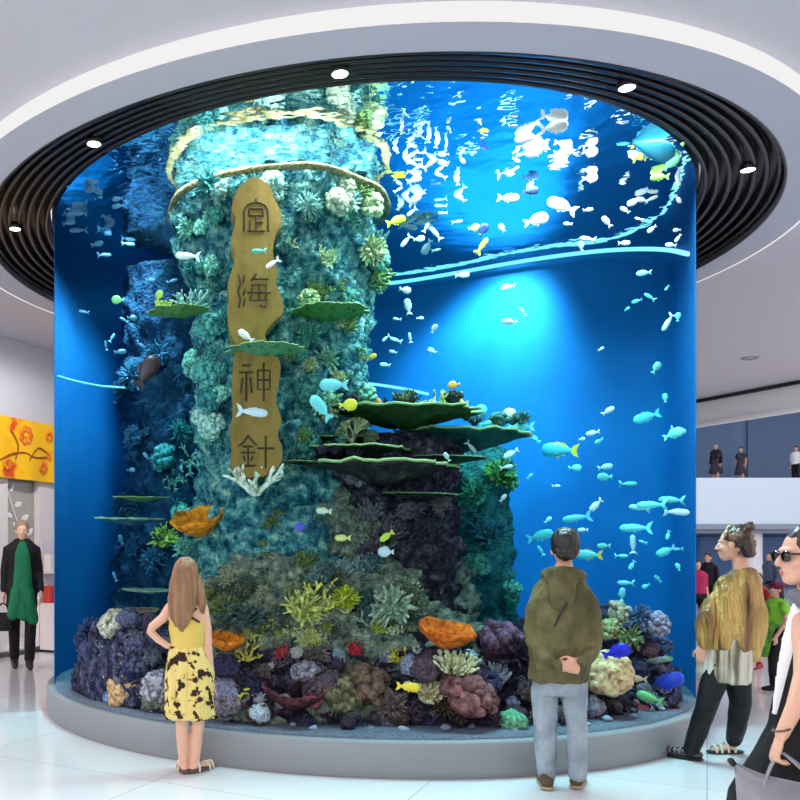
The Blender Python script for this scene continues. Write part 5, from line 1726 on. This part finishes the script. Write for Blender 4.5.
# the bag in her hand
q = f.root.matrix_basis @ f.p(781, 757, -.25)
Rz = Matrix.Rotation(-f.th, 4, 'Z')
bag = empty('handbag', q, -f.th)
tag(bag, 'grey leather tote bag hanging from the hand of the woman in sunglasses', 'bag')
GL = pm('grey leather', srgb(128, 126, 134), 0.45, 0, 0.5, mix=(srgb(146, 144, 152), 5, .35, .65), bump=(30, .25, .01))
zt = -.105
V = []
bagl = []
for (z, hw, hd) in ((zt - .30, .17, .075), (zt - .29, .185, .085), (zt - .15, .195, .07), (zt, .205, .045)):
    row = []
    for j in range(32):
        a = 2 * pi * j / 32
        ca, sa = cos(a), sin(a)
        row.append(Vector((.055 + hw * math.copysign(abs(ca) ** .45, ca), hd * math.copysign(abs(sa) ** .6, sa), z - .28 * hw * ca * (z > zt - .2) * .9)))
    bagl.append(row)
V = sum(bagl, [])
Fc = grid_faces(4, 32) + [tuple(range(32))[::-1]]
nin = len(V)
V += [Vector((v.x * .95 + .003, v.y * .8, v.z - .002)) for v in bagl[3]] + [Vector((v.x * .92 + .003, v.y * .7, v.z - .12)) for v in bagl[3]]
Fc += [(96 + j, 96 + (j + 1) % 32, nin + (j + 1) % 32, nin + j) for j in range(32)] + [(nin + j, nin + (j + 1) % 32, nin + 32 + (j + 1) % 32, nin + 32 + j) for j in range(32)] + [tuple(range(nin + 32, nin + 64))]
mk('bag_body', (V, Fc), GL, bag)
for y_ in (-.045, .045):
    mk('strap', tube([tuple(v) for v in smooth_pts([(-.055, y_, zt - .02), (-.035, y_ * .8, zt + .05), (-.012, y_ * .2, -.006), (.0, 0, .004), (.02, y_ * .2, -.006), (.09, y_ * .8, zt + .03), (.115, y_, zt - .06)], 5)], .010, 8, side=(0, 1, 0), flat=.5), GL, bag)
mk('zip_pull', tube([(-.152, -.01, zt + .05), (-.16, -.02, zt + .065)], .012, 8), M['black'], bag)


# ---------- simple standing or walking figures further away
def bystander(label, pxc, feet, head_y, skin, hair_c, clothes, step=0.08, face=(0, -1, 0), Y=None, voxel=.012, group=None, long_hair=False, elev=0.0, extras=None):
    f = Fig(label, pxc, feet, Y, group)
    h = (feet - head_y) / f.s                                    # height in metres
    k = h / 1.70
    if elev:
        f.root.location.z = elev
    T = lambda x, y, z: Vector((x * k, y * k, z * k))
    fx = Vector(face).normalized()
    sx = Vector((-fx.y, fx.x, 0))
    W = lambda a, b, z: sx * a * k + fx * b * k + Vector((0, 0, z * k))
    hp, HM = head_parts(W(0, .01, 1.585), fx, k)
    L = lambda pts, r: tube([W(*p) for p in pts], [q * k for q in r], 10)
    rg = lambda rows: loft([(0, 0, z * k, a * k, a * k * .62) if abs(fx.y) > .5 else (0, 0, z * k, a * k * .7, a * k) for z, a in rows], 22)
    legs = [([(.09, 0, .92), (.09, .02 + step, .5), (.08, step, .09)]), ([(-.09, 0, .92), (-.09, -step * .3, .5), (-.08, -step, .09)])]
    arms = [[(.16, 0, 1.37), (.195, -.02, 1.1), (.205, .04 + step, .86)], [(-.16, 0, 1.37), (-.195, -.02, 1.1), (-.205, .04 - step * .5, .86)]]
    body = hp + [L([(0, 0, 1.50), (0, 0, 1.38)], [.05, .055]), rg([(.85, .15), (1.0, .15), (1.15, .13), (1.32, .17), (1.42, .14), (1.45, .07)])]
    body += [L(l, [.075, .055, .04]) for l in legs] + [L(a, [.045, .036, .028]) for a in arms]
    for a in arms:
        body += hand_parts(W(*a[-1]), (0, 0, -1), fx, .4, .95 * k)
    for l in legs:
        x, y, z = l[-1]
        body.append(tube([W(x, y, .05), W(x, y + .09, .04), W(x, y + .15, .03)], [.035 * k, .035 * k, .025 * k], 10))
    fuse('body', body, [skin], f.root, voxel * .75, 2)
    hr = [xf(ball((0, -.022, .046), (.084, .097, .086), 20, 14), HM)]
    if long_hair:
        hr.append(xf(ball((0, -.06, -.08), (.08, .05, .13), 16, 12), HM))
    fuse('hair', hr, [hair_c], f.root, voxel * .8, 1, .004, (30, 30, 30))
    if voxel < .02:
        face_extra(f.root, HM)
    for nm, m, kind in clothes:
        if kind == 'trousers':
            ps = [rg([(.82, .16), (.95, .165), (1.02, .15)])] + [L(l[:2] + [(l[2][0], l[2][1], .12)], [.09, .07, .06]) for l in legs]
        elif kind == 'coat':
            ps = [rg([(.72, .18), (.95, .165), (1.12, .15), (1.34, .19), (1.42, .165), (1.46, .12), (1.50, .075)])] + [L(a[:2] + [tuple(p + (q - p) * .85 for p, q in zip(a[1], a[2]))], [.055, .05, .042]) for a in arms]
        elif kind == 'shirt':
            ps = [rg([(.92, .18), (1.12, .16), (1.34, .19), (1.43, .15), (1.47, .08)])] + [L([a[0], a[1]], [.062, .055]) for a in arms]
        elif kind == 'dress':
            ps = [rg([(.52, .26), (.75, .22), (1.0, .17), (1.12, .15), (1.34, .185), (1.43, .14), (1.47, .08)])] + [L(a[:1] + [tuple((p + q) / 2 for p, q in zip(a[0], a[1]))], [.06, .055]) for a in arms]
        elif kind == 'skirt':
            ps = [rg([(.5, .25), (.75, .21), (.98, .17), (1.02, .155)])]
        elif kind == 'shoes':
            for l in legs:
                x, y, z = l[-1]
                fuse('shoe', [tube([W(x, y - .05, .045), W(x, y + .06, .045), W(x, y + .16, .035)], [.045 * k, .045 * k, .033 * k], 10), L([(x, y, .05), (x, y, .12)], [.048, .046])], [m], f.root, voxel * .8, 2)
            continue
        elif kind == 'hat':
            ps = [xf(ball((0, -.01, .075), (.115, .12, .06), 20, 12), HM), xf(ball((0, -.02, .05), (.09, .10, .06), 20, 12), HM)]
        fuse(nm, ps, [m], f.root, voxel, 3, .008 * k, (14, 14, 5), seed=hash(nm) % 7)
    if extras:
        extras(f, W, k, arms)
    return f


BLK = pm('black cloth', srgb(24, 22, 26), 0.7, 0, .25, bump=(12, .25, .02))
GRN = pm('emerald green cloth', srgb(24, 110, 72), 0.7, 0, .25, bump=(9, .4, .03))
GHR = pm('cropped grey blond hair', srgb(140, 120, 100), 0.6)


def green_extra(f, W, k, arms):
    ps = [tube([W(0, .105, 1.43), W(0, .125, 1.3), W(0, .13, 1.1), W(0, .15, .9), W(.03, .17, .66)], [.05 * k, .085 * k, .10 * k, .12 * k, .13 * k], 14, side=tuple(W(1, 0, 0)), flat=.42),
          tube([W(.05, .13, .9), W(.11, .15, .56)], [.08 * k, .07 * k], 12), tube([W(-.05, .13, .9), W(-.11, .15, .62)], [.08 * k, .07 * k], 12)]
    fuse('green_tunic', ps, [GRN], f.root, .012, 3, .010, (14, 14, 4), seed=5)


gw = bystander('woman with cropped hair in black coat over a green tunic, walking from the shop', 22, 668, 521, SKP, GHR,
               [('trousers', BLK, 'trousers'), ('coat', BLK, 'coat'), ('shoe', pm('dark plum shoes', srgb(60, 36, 40), .5), 'shoes')], .10, (.05, -1, 0), None, .013, extras=green_extra)
hb = empty('handbag', gw.root.matrix_basis @ gw.p(3, 603, -.10), 0)
tag(hb, 'small black handbag held by the woman in the green tunic', 'bag')
fuse('bag_body', [loft([(0, 0, -.36, .13, .05), (0, 0, -.34, .14, .06), (0, 0, -.14, .12, .045), (0, 0, -.12, .11, .04)], 20)], [BLK], hb, .010, 2)
mk('strap', tube([tuple(v) for v in smooth_pts([(-.08, 0, -.14), (-.05, 0, -.04), (0, 0, .0), (.05, 0, -.04), (.08, 0, -.14)], 5)], .010, 7), BLK, hb)

bystander('child in burgundy hat and lime green dress walking behind the woman in sunglasses', 777, 690, 583, SK, HB,
          [('leggings', BLK, 'trousers'), ('dress', pm('lime green cotton', srgb(132, 196, 50), .7, mix=(srgb(80, 140, 60), 9, .5, .62)), 'dress'), ('hat', pm('burgundy felt', srgb(110, 24, 62), .8), 'hat'), ('shoe', BLK, 'shoes')], .10, (-.85, -.5, 0), None, .010, long_hair=True)
bystander('child in red jumper and dark skirt beyond the woman in gold', 757, 668, 573, SK, HB,
          [('jumper', pm('red wool', srgb(150, 34, 34), .8), 'coat'), ('skirt', BLK, 'skirt'), ('shoe', pm('red shoes', srgb(150, 30, 40), .5), 'shoes')], .08, (-.4, -.9, 0), None, .010)
bystander('dark haired person in black clothes by the blue shop window', 708, 626, 553, SK, HB,
          [('trousers', BLK, 'trousers'), ('coat', BLK, 'coat')], .05, (-.3, -.95, 0), None, .014)
bystander('person in magenta top seen between the tank edge and the woman in gold', 697, 634, 560, SK, HB,
          [('trousers', BLK, 'trousers'), ('top', pm('magenta cloth', srgb(170, 28, 82), .7), 'shirt')], .05, (.3, -.95, 0), None, .014)
bystander('person in dark slate coat by the blue shop window, beyond the burgundy hat', 771, 622, 552, SK, HB,
          [('trousers', BLK, 'trousers'), ('coat', pm('slate coat', srgb(70, 84, 110), .7), 'coat')], .05, (-.7, -.6, 0), None, .014)
# people on the upper gallery
Yg = YG + 1.6
zf = 4.3
for lb, px, hy, cl in (('figure with pale hair in long dark dress on the upper gallery, nearest the tank', 716, 444, [('dress', pm('dark plum dress', srgb(56, 44, 62), .7), 'dress'), ('coat', BLK, 'coat')]),
                       ('figure in dark dress standing second from the tank on the upper gallery', 741, 447, [('dress', pm('dark grey dress', srgb(58, 60, 74), .7), 'dress')]),
                       ('figure in white shirt and dark trousers on the upper gallery at the photo\'s right edge', 796, 446, [('trousers', BLK, 'trousers'), ('shirt', M['white'], 'shirt')])):
    feet = PY0 - (zf - EYE) * F / Yg
    bystander(lb, px, feet, hy, SK, GHR if px == 716 else HB, cl, .06, (-.3, -.95, 0), Yg, .03, elev=zf)
